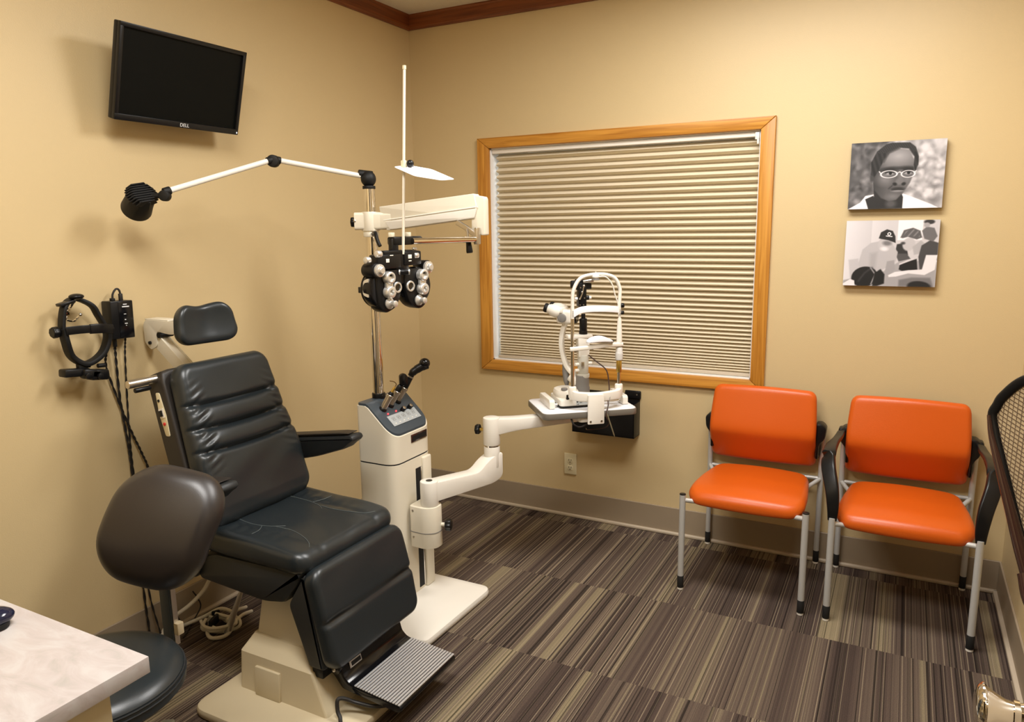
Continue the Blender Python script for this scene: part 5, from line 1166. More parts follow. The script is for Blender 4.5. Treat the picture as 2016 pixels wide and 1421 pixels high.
# head arch
bm = newbm()
arch = [(PL, PYY, 0.385), (PL, PYY, 0.45), (PL + 0.004, PYY, 0.500), (PL + 0.030, PYY, 0.546), (PL + 0.075, PYY, 0.562), (PR - 0.065, PYY, 0.562), (PR - 0.022, PYY, 0.545), (PR - 0.001, PYY, 0.505), (PR, PYY, 0.47), (PR - 0.002, PYY, 0.43), (PR - 0.001, PYY, 0.400)]
tube(bm, arch, 0.0078, 14, k=8); ha = sb('head_arch', bm, WHITEP)
bm = newbm(); sweep(bm, catmull([(PL, PYY - 0.002, 0.402), (PL + 0.03, PYY - 0.014, 0.420), (0.0, PYY - 0.024, 0.425), (0.06, PYY - 0.026, 0.424), (PR - 0.03, PYY - 0.014, 0.419), (PR, PYY - 0.002, 0.414)], 8), rrect(0.006, 0.026, 0.2)); sb('forehead_band', bm, PAPER, ha)
for z_ in (0.402, 0.432):
    bm = newbm(); cyl(bm, (PR + 0.004, PYY, z_), (PR + 0.019, PYY, z_), 0.010 if z_ > .41 else 0.008, 16, 0.003); sb('band_clip', bm, BLACKP, ha)
bm = newbm()
for x in (PL, PR): cyl(bm, (x, PYY - 0.0075, 0.395), (x, PYY - 0.0085, 0.395), 0.001, 6)
for k in range(7):
    for x in (PL, PR): box(bm, (x, PYY - 0.0080, 0.392 + k * 0.004), (0.006, 0.001, 0.001), None)
sb('height_marks', bm, GREYP, ha)
bm = newbm(); ball(bm, (0.028, PYY - 0.004, 0.555), 0.016, (1, 0.8, 0.62), 18); cyl(bm, (0.028, PYY - 0.004, 0.570), (0.028, PYY - 0.004, 0.575), 0.003, 8); fxl = sb('fixation_mount', bm, WHITEP, ha)
bm = newbm(); cyl(bm, (0.028, PYY - 0.004, 0.540), (0.028, PYY - 0.004, 0.546), 0.017, 20, 0.002); sb('fixation_ring', bm, GREYP, fxl)
bm = newbm(); tube(bm, [(0.038, PYY - 0.010, 0.555), (0.070, PYY - 0.012, 0.552), (0.098, PYY - 0.010, 0.520), (0.112, PYY - 0.008, 0.475), (PR - 0.008, PYY - 0.006, 0.435), (PR - 0.006, PYY - 0.006, 0.395)], 0.0028, 8, k=8); sb('fixation_wire', bm, WHITEP, ha)
# cables
bm = newbm(); tube(bm, [(CX + 0.022, CY_, 0.205), (0.080, 0.03, 0.175), (0.115, 0.0, 0.140), (0.120, -0.02, 0.085), (0.117, -0.035, 0.050)], 0.0028, 8, k=8); sb('cable', bm, CORDB)
bm = newbm(); tube(bm, [(-0.085, -0.130, -0.030), (-0.075, -0.140, -0.055), (-0.045, -0.135, -0.068), (-0.005, -0.12, -0.055), (0.0, -0.09, -0.034)], 0.0040, 8, k=8); sb('cable', bm, CORDK)
bm = newbm(); tube(bm, [(0.080, -0.118, 0.050), (0.070, -0.150, 0.020), (0.058, -0.160, -0.02), (0.075, -0.152, -0.055), (0.070, -0.10, -0.090), (0.02, -0.04, -0.110), (0.03, 0.02, -0.12)], 0.0022, 8, k=8); sb('cable', bm, CORDB)
pen = thing('fixation_stylus', tuple(TM @ V(0.075, -0.158, -0.11)), 'thin olive stylus dangling on a cord from the front of the slit lamp table', 'stylus')
bm = newbm(); lathe(bm, TM @ V(0.062, -0.160, -0.010), TM @ V(0.098, -0.158, -0.115), [(0, 0.0015), (0.01, 0.0028), (0.100, 0.0024), (0.111, 0.0006)], 10); finish('barrel', bm, mat('olive_metal', (0.30, 0.28, 0.18, 1), 0.35, 0.5), pen, W=True)
bm = newbm(); tube(bm, [TM @ V(0.085, -0.135, 0.062), TM @ V(0.072, -0.156, 0.03), TM @ V(0.062, -0.160, -0.010)], 0.0012, 6, k=5); finish('hanging_cord', bm, GREYP, pen, W=True)

# ================================================================== WAITING CHAIRS
def guest_chair(cx, arms, label):
    t = thing('guest_chair', (cx, -0.285, 0), label, 'chair', 'orange guest chairs along the back wall')
    def p(name, bm, m, par=None, smooth=35): return finish(name, bm, m, par or t, smooth=smooth)
    HWf, HWb, YF, YB = 0.236, 0.240, -0.252, 0.250
    # legs
    for s in (-1, 1):
        x = s * HWf
        top = 0.415
        bm = newbm(); cyl(bm, (x, YF, 0.060), (x, YF, top), 0.0125, 20); lg = p('leg', bm, SILVERP)
        bm = newbm(); cyl(bm, (x, YF, 0.010), (x, YF, 0.062), 0.0132, 20, 0.001); p('leg_sleeve', bm, RUBBER, lg)
        bm = newbm(); lathe(bm, (x, YF, 0.0), (x, YF, 0.011), [(0, 0.010), (0.002, 0.0125), (0.010, 0.0125), (0.011, 0.011)], 18); p('glide', bm, WHITEP, lg)
        if not arms:
            bm = newbm(); cyl(bm, (x, YF, top - 0.001), (x, YF, top + 0.004), 0.0130, 18, 0.002); p('leg_cap', bm, BLACKP, lg)
        x = s * HWb
        bm = newbm(); tube(bm, [(x, YB, 0.060), (x, YB, 0.30), (x, YB - 0.004, 0.45), (x, YB - 0.010, 0.60), (x * 0.985, YB - 0.012, 0.64)], 0.0115, 16, k=4); lg = p('leg', bm, SILVERP)
        bm = newbm(); cyl(bm, (x, YB, 0.010), (x, YB, 0.062), 0.0125, 20, 0.001); p('leg_sleeve', bm, RUBBER, lg)
        bm = newbm(); lathe(bm, (x, YB, 0.0), (x, YB, 0.011), [(0, 0.010), (0.002, 0.0122), (0.010, 0.0122), (0.011, 0.011)], 18); p('glide', bm, WHITEP, lg)
    # frame under the seat
    bm = newbm(); tube(bm, [(-HWf, YF, 0.392), (-HWf + 0.06, YF + 0.035, 0.381), (HWf - 0.06, YF + 0.035, 0.381), (HWf, YF, 0.392)], 0.0095, 12)
    tube(bm, [(-HWb, YB, 0.397), (HWb, YB, 0.397)], 0.009, 12)
    for s in (-1, 1): tube(bm, [(s * (HWf - 0.045), YF + 0.030, 0.381), (s * (HWf - 0.045), 0.14, 0.379), (s * HWb, YB, 0.397)], 0.009, 12)
    p('seat_frame', bm, SILVERP)
    # seat pad
    def seatf(x, y, z):
        w = 1 - 0.12 * max(0, (y + 0.1) / 0.3) ** 1.2
        front = -0.020 * max(0, (-y - 0.12) / 0.10) ** 2
        dome = (0.010 * (1 - (x / 0.21) ** 2) if z > 0 else 0)
        fr_ = -0.018 * (1 - (x / 0.21) ** 2) * max(0, -y / 0.22)
        return V(x * w, y * 1.0 - 0.020 + fr_, 0.414 + z + dome + front - 0.012 * max(0, y / 0.2))
    bm = newbm(); pad(bm, 0.226, 0.224, 0.052, 0.058, 0.025, seatf, n=26); p('seat', bm, ORANGE, None, 75)
    # back pad: leaning top, tucked-in lumbar curve
    def backf(x, y, z):                    # y up; upper half leans back, lower half tucks in under the lumbar line
        d_ = y + 0.018; k_ = 0.020
        soft = math.sqrt(d_ * d_ + k_ * k_) - k_
        yy = YB - 0.092 + (0.24 * soft if d_ > 0 else 0.56 * soft) + 0.014 * (x / 0.22) ** 2
        h = y / 0.168
        w = 1 - 0.05 * max(0, h) ** 1.6
        crown_ = 0.008 * (1 - (x / 0.22) ** 2) * max(0, h)
        return V(x * w - 0.006, yy - z, 0.620 + y + crown_)
    bm = newbm(); pad(bm, 0.224, 0.170, 0.040, 0.030, 0.019, backf, n=40); p('backrest', bm, ORANGE, None, 75)
    bm = newbm(); pad(bm, 0.208, 0.154, 0.012, 0.03, 0.005, lambda x, y, z: backf(x, y, 0) + V(0, 0.024 - z, 0), n=12); p('back_shell', bm, BLACKP)
    for s in (-1, 1):
        bm = newbm()
        P = roundpoly([(0.216, 0.500), (0.229, 0.500), (0.231, 0.565), (0.252, 0.590), (0.256, 0.640), (0.236, 0.658), (0.212, 0.655)], [.006, .006, .02, .02, .02, .02, .01])
        prism(bm, [(s * a, b) for a, b in P], XZ, YB - 0.066, YB + 0.002, 0.008); p('back_bracket', bm, BLACKP)
        if arms:
            x = s * HWf
            bm = newbm(); path = catmull([(x, YF, 0.405), (x, YF - 0.002, 0.455), (x + s * 0.008, YF + 0.012, 0.520), (x + s * 0.028, YF + 0.060, 0.590), (x + s * 0.034, YF + 0.130, 0.626), (x + s * 0.030, YF + 0.230, 0.634), (x + s * 0.018, YF + 0.340, 0.634), (x + s * 0.012, YF + 0.440, 0.636), (x + s * 0.002, YF + 0.470, 0.636)], 8)
            n_ = len(path); prof = rrect(0.040, 0.016, 0.35)
            sweep(bm, path, prof, up=(0, 1, 0.35), scale=[0.78 + 0.52 * math.sin(PI * min(1, (i / n_) * 1.25)) for i in range(n_)]); p('armrest', bm, BLACKP, None, 60)
            bm = newbm(); box2(bm, (min(s * 0.205, s * 0.262), YB - 0.060, 0.598), (max(s * 0.205, s * 0.262), YB - 0.004, 0.648), 0.010, 3); p('arm_bracket', bm, BLACKP)
    return t
guest_chair(1.888, False, 'armless orange vinyl guest chair under the right end of the window')
guest_chair(2.452, True, 'orange vinyl guest chair with curved black arms, below the two canvases')

# ================================================================== HEADSET AND POWER PACK ON THE LEFT WALL
hs = thing('head_mounted_ophthalmoscope', (0.06, -1.96, 1.03), 'black head-mounted viewing band with binocular unit, hanging on the left wall', 'headset')
def band(bm, pts, w=0.026, t=0.005, closed=False, k=8): sweep(bm, catmull(pts, k, closed), rrect(w, t, 0.3), up=(0, 0, 1), closed=closed) 
def ribbon(bm, pts, w, t, closed=False, k=8):
    """band lying in the wall plane: its width runs out of the wall"""
    P = catmull(pts, k, closed); n = len(P); rings = []
    for i, p in enumerate(P):
        a = P[(i - 1) % n] if closed or i else p; b = P[(i + 1) % n] if closed or i < n - 1 else p
        tg = (b - a).normalized(); s = V(1, 0, 0); s = (s - tg * s.dot(tg)).normalized(); u = s.cross(tg)
        rings.append([bm.verts.new(p + s * q[0] + u * q[1]) for q in rrect(w, t, 0.35, 2)])
    m_ = len(rings[0]); prs = list(zip(rings, rings[1:])) + ([(rings[-1], rings[0])] if closed else [])
    for a, b in prs:
        for i in range(m_): bm.faces.new((a[i], a[(i + 1) % m_], b[(i + 1) % m_], b[i]))
    if not closed: bm.faces.new(rings[0][::-1]); bm.faces.new(rings[-1])
Xh = 0.062
bm = newbm(); ribbon(bm, [(Xh, -2.028, 1.200), (Xh, -2.022, 1.240), (Xh, -2.012, 1.272), (Xh - .01, -1.985, 1.292), (Xh - .01, -1.955, 1.290), (Xh, -1.922, 1.268), (Xh, -1.905, 1.235), (Xh, -1.885, 1.195)], 0.030, 0.012); finish('crown_strap', bm, BLACKM, hs, W=True)
bm = newbm(); ribbon(bm, [(Xh + .01, -2.030, 1.205), (Xh + .01, -2.026, 1.165), (Xh, -2.008, 1.115), (Xh, -1.972, 1.085), (Xh, -1.938, 1.088), (Xh, -1.902, 1.112), (Xh, -1.882, 1.150), (Xh, -1.877, 1.190)], 0.034, 0.017); finish('brow_band', bm, BLACKM, hs, W=True)
bm = newbm(); ribbon(bm, [(Xh + .03, -2.032, 1.200), (Xh + .045, -1.99, 1.201), (Xh + .045, -1.94, 1.197), (Xh + .03, -1.878, 1.188)], 0.006, 0.026); ribbon(bm, [(Xh + .046, -1.965, 1.199), (Xh + .048, -1.93, 1.197), (Xh + .035, -1.885, 1.189)], 0.012, 0.031); finish('rear_band', bm, BLACKP, hs, W=True)
bm = newbm(); lobed(bm, (Xh + 0.0, -2.060, 1.196), (Xh + 0.0, -2.038, 1.197), 0.018, 8, 0.08); finish('tension_knob', bm, BLACKP, hs, W=True)
bm = newbm(); cyl(bm, (Xh, -1.880, 1.187), (Xh, -1.858, 1.184), 0.010, 16, 0.002); finish('side_pivot', bm, BLACKP, hs, W=True)
bm = newbm(); ball(bm, (Xh + 0.005, -1.972, 1.302), 0.023, (0.9, 1.0, 0.42), 20); box(bm, (Xh, -2.005, 1.284), (0.030, 0.050, 0.010), rmat(rx=R(12)), 0.003); finish('top_knob', bm, BLACKP, hs, W=True)
bm = newbm(); box(bm, (Xh + 0.004, -2.005, 1.062), (0.040, 0.085, 0.026), rmat(rx=R(-6)), 0.006); box(bm, (Xh + 0.022, -1.965, 1.052), (0.030, 0.060, 0.032), rmat(rx=R(-10)), 0.008); box(bm, (Xh + 0.016, -1.940, 1.045), (0.042, 0.060, 0.034), rmat(rx=R(-8)), 0.006); cyl(bm, (Xh + 0.036, -1.985, 1.050), (Xh + 0.046, -1.985, 1.050), 0.010, 14, 0.002); cyl(bm, (Xh + 0.036, -1.945, 1.042), (Xh + 0.046, -1.945, 1.042), 0.010, 14, 0.002)
bo = finish('binocular_unit', bm, BLACKP, hs, W=True)
bm = newbm(); box(bm, (Xh, -1.972, 1.078), (0.020, 0.040, 0.016), None, 0.003); cyl(bm, (Xh, -1.925, 1.070), (Xh, -1.900, 1.068), 0.007, 12, 0.001); finish('unit_mount', bm, BLACKM, bo, W=True)
hk = thing('wall_hook', (0.0, -1.975, 1.25), 'small bright metal double hook on the left wall holding the headset', 'hook')
bm = newbm(); tube(bm, [(0.004, -1.975, 1.262), (0.03, -1.98, 1.255), (0.055, -1.985, 1.272), (0.075, -1.975, 1.300)], 0.0035, 8, k=6); tube(bm, [(0.004, -1.990, 1.248), (0.02, -1.992, 1.232), (0.04, -1.975, 1.222), (0.055, -1.962, 1.240)], 0.0035, 8, k=6); ball(bm, (0.057, -1.960, 1.243), 0.006, n=12); ball(bm, (0.03, -1.99, 1.236), 0.005, n=12); finish('prongs', bm, CHROME, hk, W=True)
bm = newbm(); box2(bm, (0.0005, -1.992, 1.240), (0.005, -1.962, 1.272), 0.001); finish('hook_plate', bm, CHROME, hk, W=True)
pk = thing('power_pack', (0.03, -1.81, 1.14), 'black battery charger box with cords on the left wall beside the headset', 'charger')
KM = Matrix.Translation((0.031, -1.812, 1.209)) @ Matrix.Rotation(R(-1.5), 4, 'X')
def kb_(lo, hi, bev, name, m, par=None):
    bm = newbm(); box2(bm, lo, hi, bev); bm.transform(KM); return finish(name, bm, m, par or pk, W=True)
kb_((-0.027, -0.041, -0.064), (0.022, 0.041, 0.064), 0.003, 'case', BLACKP)
kb_((0.0215, -0.014, -0.060), (0.0235, 0.038, 0.060), 0.0005, 'front_panel', BLACKG)
kb_((-0.010, -0.022, 0.062), (0.006, -0.010, 0.073), 0.002, 'rocker', BLACKM)
for (y, z_, w_, h_) in ((0.010, 0.052, 0.014, 0.003), (0.012, 0.044, 0.026, 0.004), (0.008, 0.000, 0.005, 0.003), (0.010, -0.013, 0.010, 0.0025), (0.010, -0.020, 0.003, 0.002), (0.008, 0.019, 0.008, 0.002)):
    kb_((0.0234, y - w_ / 2, z_ - h_ / 2), (0.0240, y + w_ / 2, z_ + h_ / 2), 0, 'panel_marking', LETTER)
bm = newbm(); tube(bm, [(0.03, -1.826, 1.270), (0.03, -1.824, 1.295), (0.032, -1.812, 1.312), (0.034, -1.802, 1.308), (0.034, -1.798, 1.288)], 0.0035, 8, k=7); cyl(bm, (0.034, -1.799, 1.268), (0.034, -1.799, 1.296), 0.007, 12, 0.001); finish('top_lead', bm, CORDK, pk, W=True)
def twisted(name, pts, r, label, par=None):
    bm = newbm(); P = catmull(pts, 22)
    n_ = len(P)
    for ph_ in (0, PI):
        tube(bm, [p + V(math.cos(i * 0.55 + ph_) * r * 0.7, math.sin(i * 0.55 + ph_) * r * 0.7, 0) for i, p in enumerate(P)], r * 0.75, 6)
    o = finish(name, bm, CORDK, None); tag(o, label, 'cord'); return recenter(o)
twisted('hanging_cord', [(0.045, -1.877, 1.112), (0.020, -1.868, 1.05), (0.014, -1.830, 0.91), (0.012, -1.795, 0.80), (0.014, -1.768, 0.72), (0.016, -1.748, 0.64), (0.018, -1.735, 0.45), (0.016, -1.745, 0.22), (0.05, -1.70, 0.012)], 0.0032, 'black twisted cord slanting down the left wall from the headset')
twisted('hanging_cord', [(0.030, -1.835, 1.142), (0.022, -1.832, 1.08), (0.014, -1.828, 0.93), (0.012, -1.816, 0.78), (0.012, -1.812, 0.67), (0.013, -1.815, 0.45), (0.014, -1.818, 0.20), (0.03, -1.822, 0.010)], 0.0034, 'black cord hanging from the left socket under the charger box')
twisted('hanging_cord', [(0.030, -1.795, 1.142), (0.020, -1.796, 1.08), (0.012, -1.800, 0.93), (0.011, -1.806, 0.78), (0.011, -1.806, 0.66), (0.012, -1.800, 0.45), (0.014, -1.798, 0.20), (0.05, -1.79, 0.010)], 0.0026, 'thin black cord hanging from the right side of the charger box')
bm = newbm(); cyl(bm, (0.030, -1.835, 1.118), (0.030, -1.835, 1.146), 0.007, 12, 0.001); finish('strain_relief', bm, BLACKP, pk, W=True)

# ------------------------------------------------------------------ cable heap on the floor under the exam chair
ch = thing('cable_heap', (0.16, -1.62, 0), 'tangled bundle of off-white cables lying on the carpet behind the exam chair', 'cables')
bm = newbm(); tube(bm, [(0.25, -1.56, 0.24), (0.09, -1.56, 0.19), (0.055, -1.60, 0.12), (0.045, -1.66, 0.085), (0.035, -1.74, 0.06), (0.05, -1.80, 0.02)], 0.0075, 10, k=8); finish('white_cable', bm, CORDW, ch, W=True)
bm = newbm(); tube(bm, [(0.03, -1.71, 0.012), (0.08, -1.63, 0.03), (0.12, -1.58, 0.05), (0.17, -1.56, 0.03), (0.21, -1.60, 0.02), (0.24, -1.66, 0.012), (0.21, -1.70, 0.012), (0.16, -1.68, 0.012), (0.14, -1.64, 0.018)], 0.0072, 10, k=8); finish('white_cable', bm, CORDW, ch, W=True)
rs_ = random.Random(4)
for k in range(4):
    a0 = rs_.uniform(0, 6); cx_, cy_ = 0.165 + rs_.uniform(-.02, .02), -1.625 + rs_.uniform(-.02, .02)
    pts = [(cx_ + 0.062 * math.cos(a0 + q) * (1 + .15 * rs_.random()), cy_ + 0.040 * math.sin(a0 + q) * (1 + .3 * rs_.random()), 0.010 + 0.010 * k + 0.006 * math.sin(q * 2 + k)) for q in np.linspace(0, 5.4, 9)]
    bm = newbm(); tube(bm, pts, 0.0062, 10, k=6); finish('white_cable', bm, CORDW, ch, W=True)
bm = newbm(); tube(bm, [(0.20, -1.62, 0.04), (0.18, -1.56, 0.045), (0.17, -1.50, 0.03)], 0.0068, 10, k=6); tube(bm, [(0.22, -1.60, 0.03), (0.205, -1.55, 0.03), (0.20, -1.50, 0.02)], 0.0068, 10, k=6); finish('white_cable', bm, CORDW, ch, W=True)
bm = newbm(); box(bm, (0.150, -1.64, 0.034), (0.012, 0.06, 0.036), rmat(rz=R(20)), 0.004); box(bm, (0.115, -1.60, 0.036), (0.010, 0.03, 0.03), rmat(rz=R(-30)), 0.004); finish('cable_tie', bm, BLACKM, ch, W=True)
bm = newbm(); tube(bm, [(0.02, -1.62, 0.118), (0.018, -1.60, 0.08), (0.03, -1.60, 0.045), (0.05, -1.66, 0.012), (0.10, -1.74, 0.006)], 0.0028, 8, k=8); c2 = finish('wall_cable', bm, CORDK, None); tag(c2, 'thin black cable looping down the left baseboard behind the exam chair', 'cable'); recenter(c2)

# ================================================================== STOOL
so = thing('rolling_stool', (0.79, -2.48, 0), 'black vinyl rolling stool with a curved back cushion, tucked under the desk corner', 'stool')
SC = V(0.79, -2.485, 0)
bm = newbm(); lathe(bm, SC + V(0, 0, 0.405), SC + V(0, 0, 0.505), [(0.026, 0.150), (0.029, 0.175), (0.035, 0.188), (0.045, 0.197), (0.068, 0.196), (0.074, 0.1935), (0.078, 0.194), (0.090, 0.186), (0.098, 0.165), (0.101, 0.12), (0.099, 0.05)], 56); finish('seat', bm, LEATHER, so, W=True, smooth=40)
bm = newbm(); tube(bm, [SC + V(0.1955 * math.cos(a), 0.1955 * math.sin(a), 0.478) for a in np.linspace(0, 2 * PI, 49)[:-1]], 0.0022, 6, closed=True); tube(bm, [SC + V(0.1975 * math.cos(a), 0.1975 * math.sin(a), 0.468) for a in np.linspace(0, 2 * PI, 49)[:-1]], 0.0018, 6, closed=True); finish('seat_piping', bm, LEATHER2, so, W=True)
bm = newbm(); cyl(bm, SC + V(0, 0, 0.09), SC + V(0, 0, 0.435), 0.025, 20, 0.002); cyl(bm, SC + V(0, 0, 0.09), SC + V(0, 0, 0.20), 0.035, 20, 0.002); finish('gas_column', bm, CHROME, so, W=True)
for k in range(5):
    a = R(50 + 72 * k); dv = V(math.cos(a), math.sin(a), 0)
    bm = newbm(); sd = V(-dv.y, dv.x, 0)
    prism(bm, [(0.02, 0.150), (0.365, 0.112), (0.375, 0.080), (0.02, 0.090)], lambda s, z, h: SC + dv * s + sd * h * (1.15 - s) + V(0, 0, z), -0.022, 0.022, 0.004); lg = finish('base_leg', bm, mat('dark_olive_metal', (0.22, 0.21, 0.16, 1), 0.35, 0.5), so, W=True)
    bm = newbm(); q = SC + dv * 0.350
    for s in (-1, 1): cyl(bm, q + sd * (s * 0.006) + V(0, 0, 0.026), q + sd * (s * 0.021) + V(0, 0, 0.026), 0.0255, 20, 0.003)
    cyl(bm, q + V(0, 0, 0.03), q + V(0, 0, 0.075), 0.006, 10); finish('caster', bm, BLACKP, lg, W=True)
# back post and cushion
bm = newbm(); sweep(bm, [(0.715, -2.225, 0.412), (0.715, -2.225, 0.78)], rrect(0.040, 0.014, 0.2), up=(0, 1, 0)); sweep(bm, [(0.79, -2.44, 0.426), (0.715, -2.219, 0.418)], rrect(0.034, 0.012, 0.2)); bp_ = finish('back_post', bm, SLATE, so, W=True)
bm = newbm(); sweep(bm, [(0.7365, -2.221, 0.412), (0.7365, -2.221, 0.78)], rrect(0.004, 0.015, 0.2), up=(0, 1, 0)); finish('post_edge', bm, SATIN, bp_, W=True)
bm = newbm(); box(bm, (0.744, -2.219, 0.460), (0.018, 0.020, 0.034), None, 0.003); finish('post_latch', bm, CREAMD, bp_, W=True)
KC = Matrix.Translation((0.809, -2.303, 0.790)) @ Matrix.Rotation(R(24), 4, 'Z') @ Matrix.Rotation(R(-22), 4, 'X') @ Matrix.Rotation(R(12), 4, 'Y')
def cushf(x, y, z):           # x right, y up, z towards the room side (-y world)
    bulge = -0.022 * (x / 0.15) ** 2 - 0.046 * (y / 0.15) ** 2
    return KC @ V(x * 0.97 + 0.10 * y, -(z + bulge), y + 0.012 * (1 - (x / 0.15) ** 2) * (y / 0.15))
bm = newbm(); pad(bm, 0.145, 0.140, 0.072, 0.098, 0.035, cushf, n=30); cu_ = finish('back_cushion', bm, STOOLV, so, W=True, smooth=75)
bm = newbm(); box(bm, (0.735, -2.238, 0.745), (0.10, 0.014, 0.10), rmat(rz=R(20)), 0.004); finish('cushion_plate', bm, BLACKP, so, W=True)

# ================================================================== DESK
dk = thing('desk', (0.62, -2.87, 0), 'desk with a marbled beige laminate top and cream side panel, in the near left corner', 'desk')
bm = newbm(); box2(bm, (0.004, -3.148, 0.708), (1.222, -2.630, 0.740), 0.0012, 2); finish('worktop', bm, LAMIN, dk, W=True)
bm = newbm(); box2(bm, (1.165, -3.145, 0.0), (1.190, -2.690, 0.708), 0.001); finish('end_panel', bm, mat('cream_laminate', (0.62, 0.54, 0.36, 1), 0.45), dk, W=True)
bm = newbm(); box2(bm, (0.006, -3.145, 0.0), (0.031, -2.690, 0.708), 0.001); finish('end_panel', bm, mat('cream_laminate', (0.62, 0.54, 0.36, 1), 0.45), dk, W=True)
bm = newbm(); box2(bm, (0.031, -3.145, 0.30), (1.165, -3.125, 0.708), 0.001); finish('modesty_panel', bm, mat('cream_laminate', (0.62, 0.54, 0.36, 1), 0.45), dk, W=True)
ms_ = thing('computer_mouse', (0.846, -2.724, 0.7405), 'glossy dark blue computer mouse on the desk, cut by the left edge of the photo', 'mouse', rz=R(-25))
bm = newbm(); vs = ball(bm, (0, 0, 0.020), 1.0, (0.036, 0.062, 0.022), 28)
for v in vs:
    if v.co.z < 0.006: v.co.z = 0.0; 
finish('shell', bm, BLUEB, ms_)
bm = newbm(); prism(bm, roundpoly([(-0.032, -0.050), (0.032, -0.050), (0.030, 0.052), (-0.030, 0.052)], 0.028, 6), XY, 0.0005, 0.012, 0.002); finish('underside', bm, BLACKM, ms_)

# ================================================================== MESH CHAIR AND DOOR AT THE RIGHT
mc_ = thing('mesh_task_chair', (2.96, -1.32, 0), 'task chair with a black-framed mesh back at the right edge of the photo', 'chair')
hd_ = V(0.75, -0.66, 0).normalized(); nn_ = V(-hd_.y, hd_.x, 0)
PP = V(2.607, -1.324, 0)
HW = 0.262
half = [(-0.012, 1.035), (-0.002, 1.062), (0.012, 1.088), (0.060, 1.135), (0.14, 1.165), (HW, 1.178)]
low = [(HW, 0.600), (0.205, 0.610), (0.165, 0.645), (0.125, 0.720), (0.072, 0.838), (0.028, 0.935), (0.003, 0.990)]
out = half + [(2 * HW - a, b) for a, b in half[:-1][::-1]] + [(2 * HW - a, b) for a, b in low[1:][::-1]] + low
def ms3(s, z, h=0.0): return V(PP.x, PP.y, 0) + hd_ * s + V(0, 0, z) + nn_ * (-h - 0.030 * (1 - ((s - HW) / HW) ** 2) * 0.8 + 0.03 * (z - 0.95))
sgn = 1 if nn_.x > 0 else -1
bm = newbm(); P = catmull([ms3(s + 0.008 * (1 if s < HW else -1), z) for s, z in out], 6, True); n_ = len(P); rings = []
ribbon_prof = rrect(0.024, 0.020, 0.4, 3)
cen = ms3(0.245, 0.96)
for i, p in enumerate(P):
    tg = (P[(i + 1) % n_] - P[i - 1]).normalized(); u = nn_; s_v = tg.cross(u).normalized()
    rings.append([bm.verts.new(p + s_v * q[0] + u * q[1]) for q in ribbon_prof])
for a, b in zip(rings, rings[1:] + rings[:1]):
    for i in range(len(a)): bm.faces.new((a[i], a[(i + 1) % len(a)], b[(i + 1) % len(a)], b[i]))
fr_ = finish('back_frame', bm, BLACKP, mc_, W=True, smooth=50)
for sg_ in (0, 1):
    side_ = [(-0.006, 1.035), (0.008, 0.990), (0.034, 0.935), (0.080, 0.838), (0.134, 0.720), (0.175, 0.640), (0.230, 0.590)]
    bm = newbm(); tube(bm, [ms3((2 * HW - a if sg_ else a) - 0.002 * (1 - 2 * sg_), b, 0.010) for a, b in side_], 0.0105, 12, k=8, scale=[0.45 + 0.9 * min(1, i / 30) for i in range(49)]); finish('outer_rim', bm, BROWNG, mc_, W=True)
bm = newbm(); tube(bm, catmull([ms3(0.150, 0.70, 0.016), ms3(0.185, 0.645, 0.03), ms3(HW, 0.60, 0.045), ms3(2 * HW - 0.185, 0.645, 0.03), ms3(2 * HW - 0.150, 0.70, 0.016)], 8), 0.022, 14); sp_ = finish('lumbar_yoke', bm, BROWNG, mc_, W=True)
# mesh: two families of thin strands
bm = newbm()
def inside_span(z):
    xs = []
    O2 = out
    for i in range(len(O2)):
        (s1, z1), (s2, z2) = O2[i], O2[(i + 1) % len(O2)]
        if (z1 > z) != (z2 > z): xs.append(s1 + (s2 - s1) * (z - z1) / (z2 - z1))
    return (min(xs), max(xs)) if len(xs) >= 2 else None
def clip_line(z0, slope):
    pts = [(s, z0 - slope * s) for s in np.linspace(-0.02, 2 * HW + 0.02, 60)]
    return [(s, z) for s, z in pts if inside_span(z) and inside_span(z)[0] + 0.004 < s < inside_span(z)[1] - 0.004]
SLP = 0.30
def strands(bm, off, prof, h):
    z = 0.62 + off
    while z < 1.36:
        Q = clip_line(z, SLP)
        if len(Q) > 2: sweep(bm, [ms3(s, zz, h) for s, zz in Q[::4] + ([Q[-1]] if (len(Q) - 1) % 4 else [])], prof)
        z += 0.0100
strands(bm, 0, [(0.0004, 0.0030), (-0.0004, 0.0030), (-0.0004, -0.0030), (0.0004, -0.0030)], 0.0)
finish('mesh_panel', bm, mat('tan_mesh', (0.52, 0.40, 0.24, 1), 0.6), mc_, W=True)
bm = newbm()
strands(bm, 0.0050, [(0.0004, 0.0010), (-0.0004, 0.0010), (-0.0004, -0.0010), (0.0004, -0.0010)], 0.0015)
for k in range(44):
    s = 0.0 + k * 0.012
    zz = [z for z in np.linspace(0.60, 1.18, 117) if inside_span(z) and inside_span(z)[0] < s < inside_span(z)[1]]
    if len(zz) > 2: sweep(bm, [ms3(s, q, 0.001) for q in zz[::8] + [zz[-1]]], [(0.0006, 0.0003), (-0.0006, 0.0003), (-0.0006, -0.0003), (0.0006, -0.0003)], up=tuple(nn_))
finish('mesh_warp', bm, mat('brown_mesh', (0.13, 0.085, 0.05, 1), 0.6), mc_, W=True)
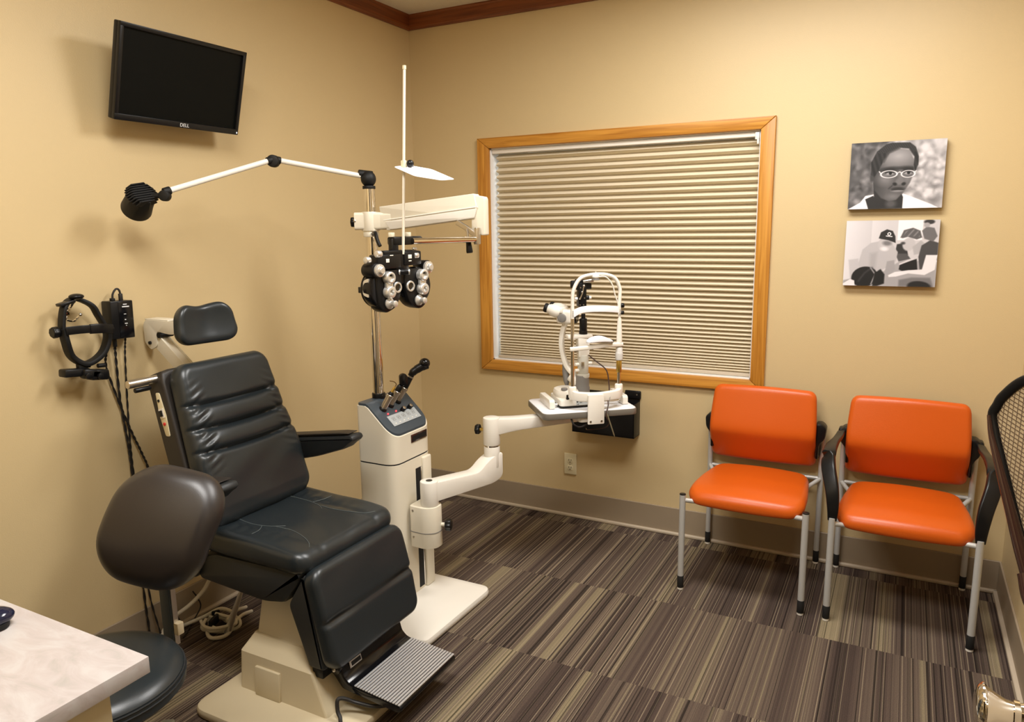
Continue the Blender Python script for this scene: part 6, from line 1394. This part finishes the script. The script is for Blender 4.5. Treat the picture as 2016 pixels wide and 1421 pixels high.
# seat, column and base on the far side of the back
BCn = V(2.805, -1.500, 0) + nn_ * 0.30 + hd_ * 0.05
bm = newbm(); pad(bm, 0.21, 0.21, 0.07, 0.08, 0.03, lambda x, y, z: BCn + hd_ * x + nn_ * y + V(0, 0, 0.47 + z), n=14); finish('seat', bm, BLACKM, mc_, W=True, smooth=70)
bm = newbm(); sweep(bm, catmull([BCn + V(0, 0, 0.42), BCn - nn_ * 0.24 - hd_ * 0.05 + V(0, 0, 0.43), BCn - nn_ * 0.325 - hd_ * 0.05 + V(0, 0, 0.50), BCn - nn_ * 0.335 - hd_ * 0.05 + V(0, 0, 0.61)], 6), rrect(0.06, 0.025, 0.3), up=tuple(nn_)); finish('back_stem', bm, BLACKP, mc_, W=True)
bm = newbm(); cyl(bm, BCn + V(0, 0, 0.09), BCn + V(0, 0, 0.44), 0.027, 20); finish('gas_column', bm, BLACKP, mc_, W=True)
for k in range(5):
    a = R(72 * k + 18); dv = V(math.cos(a), math.sin(a), 0); c0 = BCn.copy()
    bm = newbm(); sweep(bm, [c0 + V(0, 0, 0.10), c0 + dv * 0.24 + V(0, 0, 0.075)], rrect(0.035, 0.03, 0.3)); lg = finish('base_leg', bm, BLACKP, mc_, W=True)
    bm = newbm(); q = c0 + dv * 0.235; sd = V(-dv.y, dv.x, 0); cyl(bm, q - sd * 0.02 + V(0, 0, 0.028), q + sd * 0.02 + V(0, 0, 0.028), 0.027, 18, 0.003); finish('caster', bm, BLACKP, lg, W=True)
# open door leaf with its knob
dr_ = bpy.data.objects.new('door_1', None); C.objects.link(dr_); dr_.location = (2.60, -2.75, 0); dr_['kind'] = 'structure'
bm = newbm(); box2(bm, (2.572, -3.145, 0.012), (2.612, -2.365, 2.05), 0.002); finish('door_leaf', bm, DOORW, dr_, W=True)
kz = 0.914; ky = -2.420
bm = newbm(); lathe(bm, (2.5715, ky, kz), (2.556, ky, kz), [(0, 0.036), (0.003, 0.0355), (0.008, 0.031), (0.012, 0.020), (0.0155, 0.018)], 36); rs2 = finish('door_rose', bm, CHROME, dr_, W=True)
bm = newbm(); lathe(bm, (2.560, ky, kz), (2.500, ky, kz), [(0, 0.0150), (0.004, 0.0160), (0.009, 0.0150), (0.010, 0.0175), (0.016, 0.0175), (0.017, 0.0150), (0.024, 0.0160), (0.034, 0.0205), (0.042, 0.0255), (0.0440, 0.0262), (0.0445, 0.0275), (0.0470, 0.0300), (0.0490, 0.0295), (0.0530, 0.0250), (0.0560, 0.0160), (0.0570, 0.004)], 48); finish('door_knob', bm, CHROME, dr_, W=True, smooth=25)
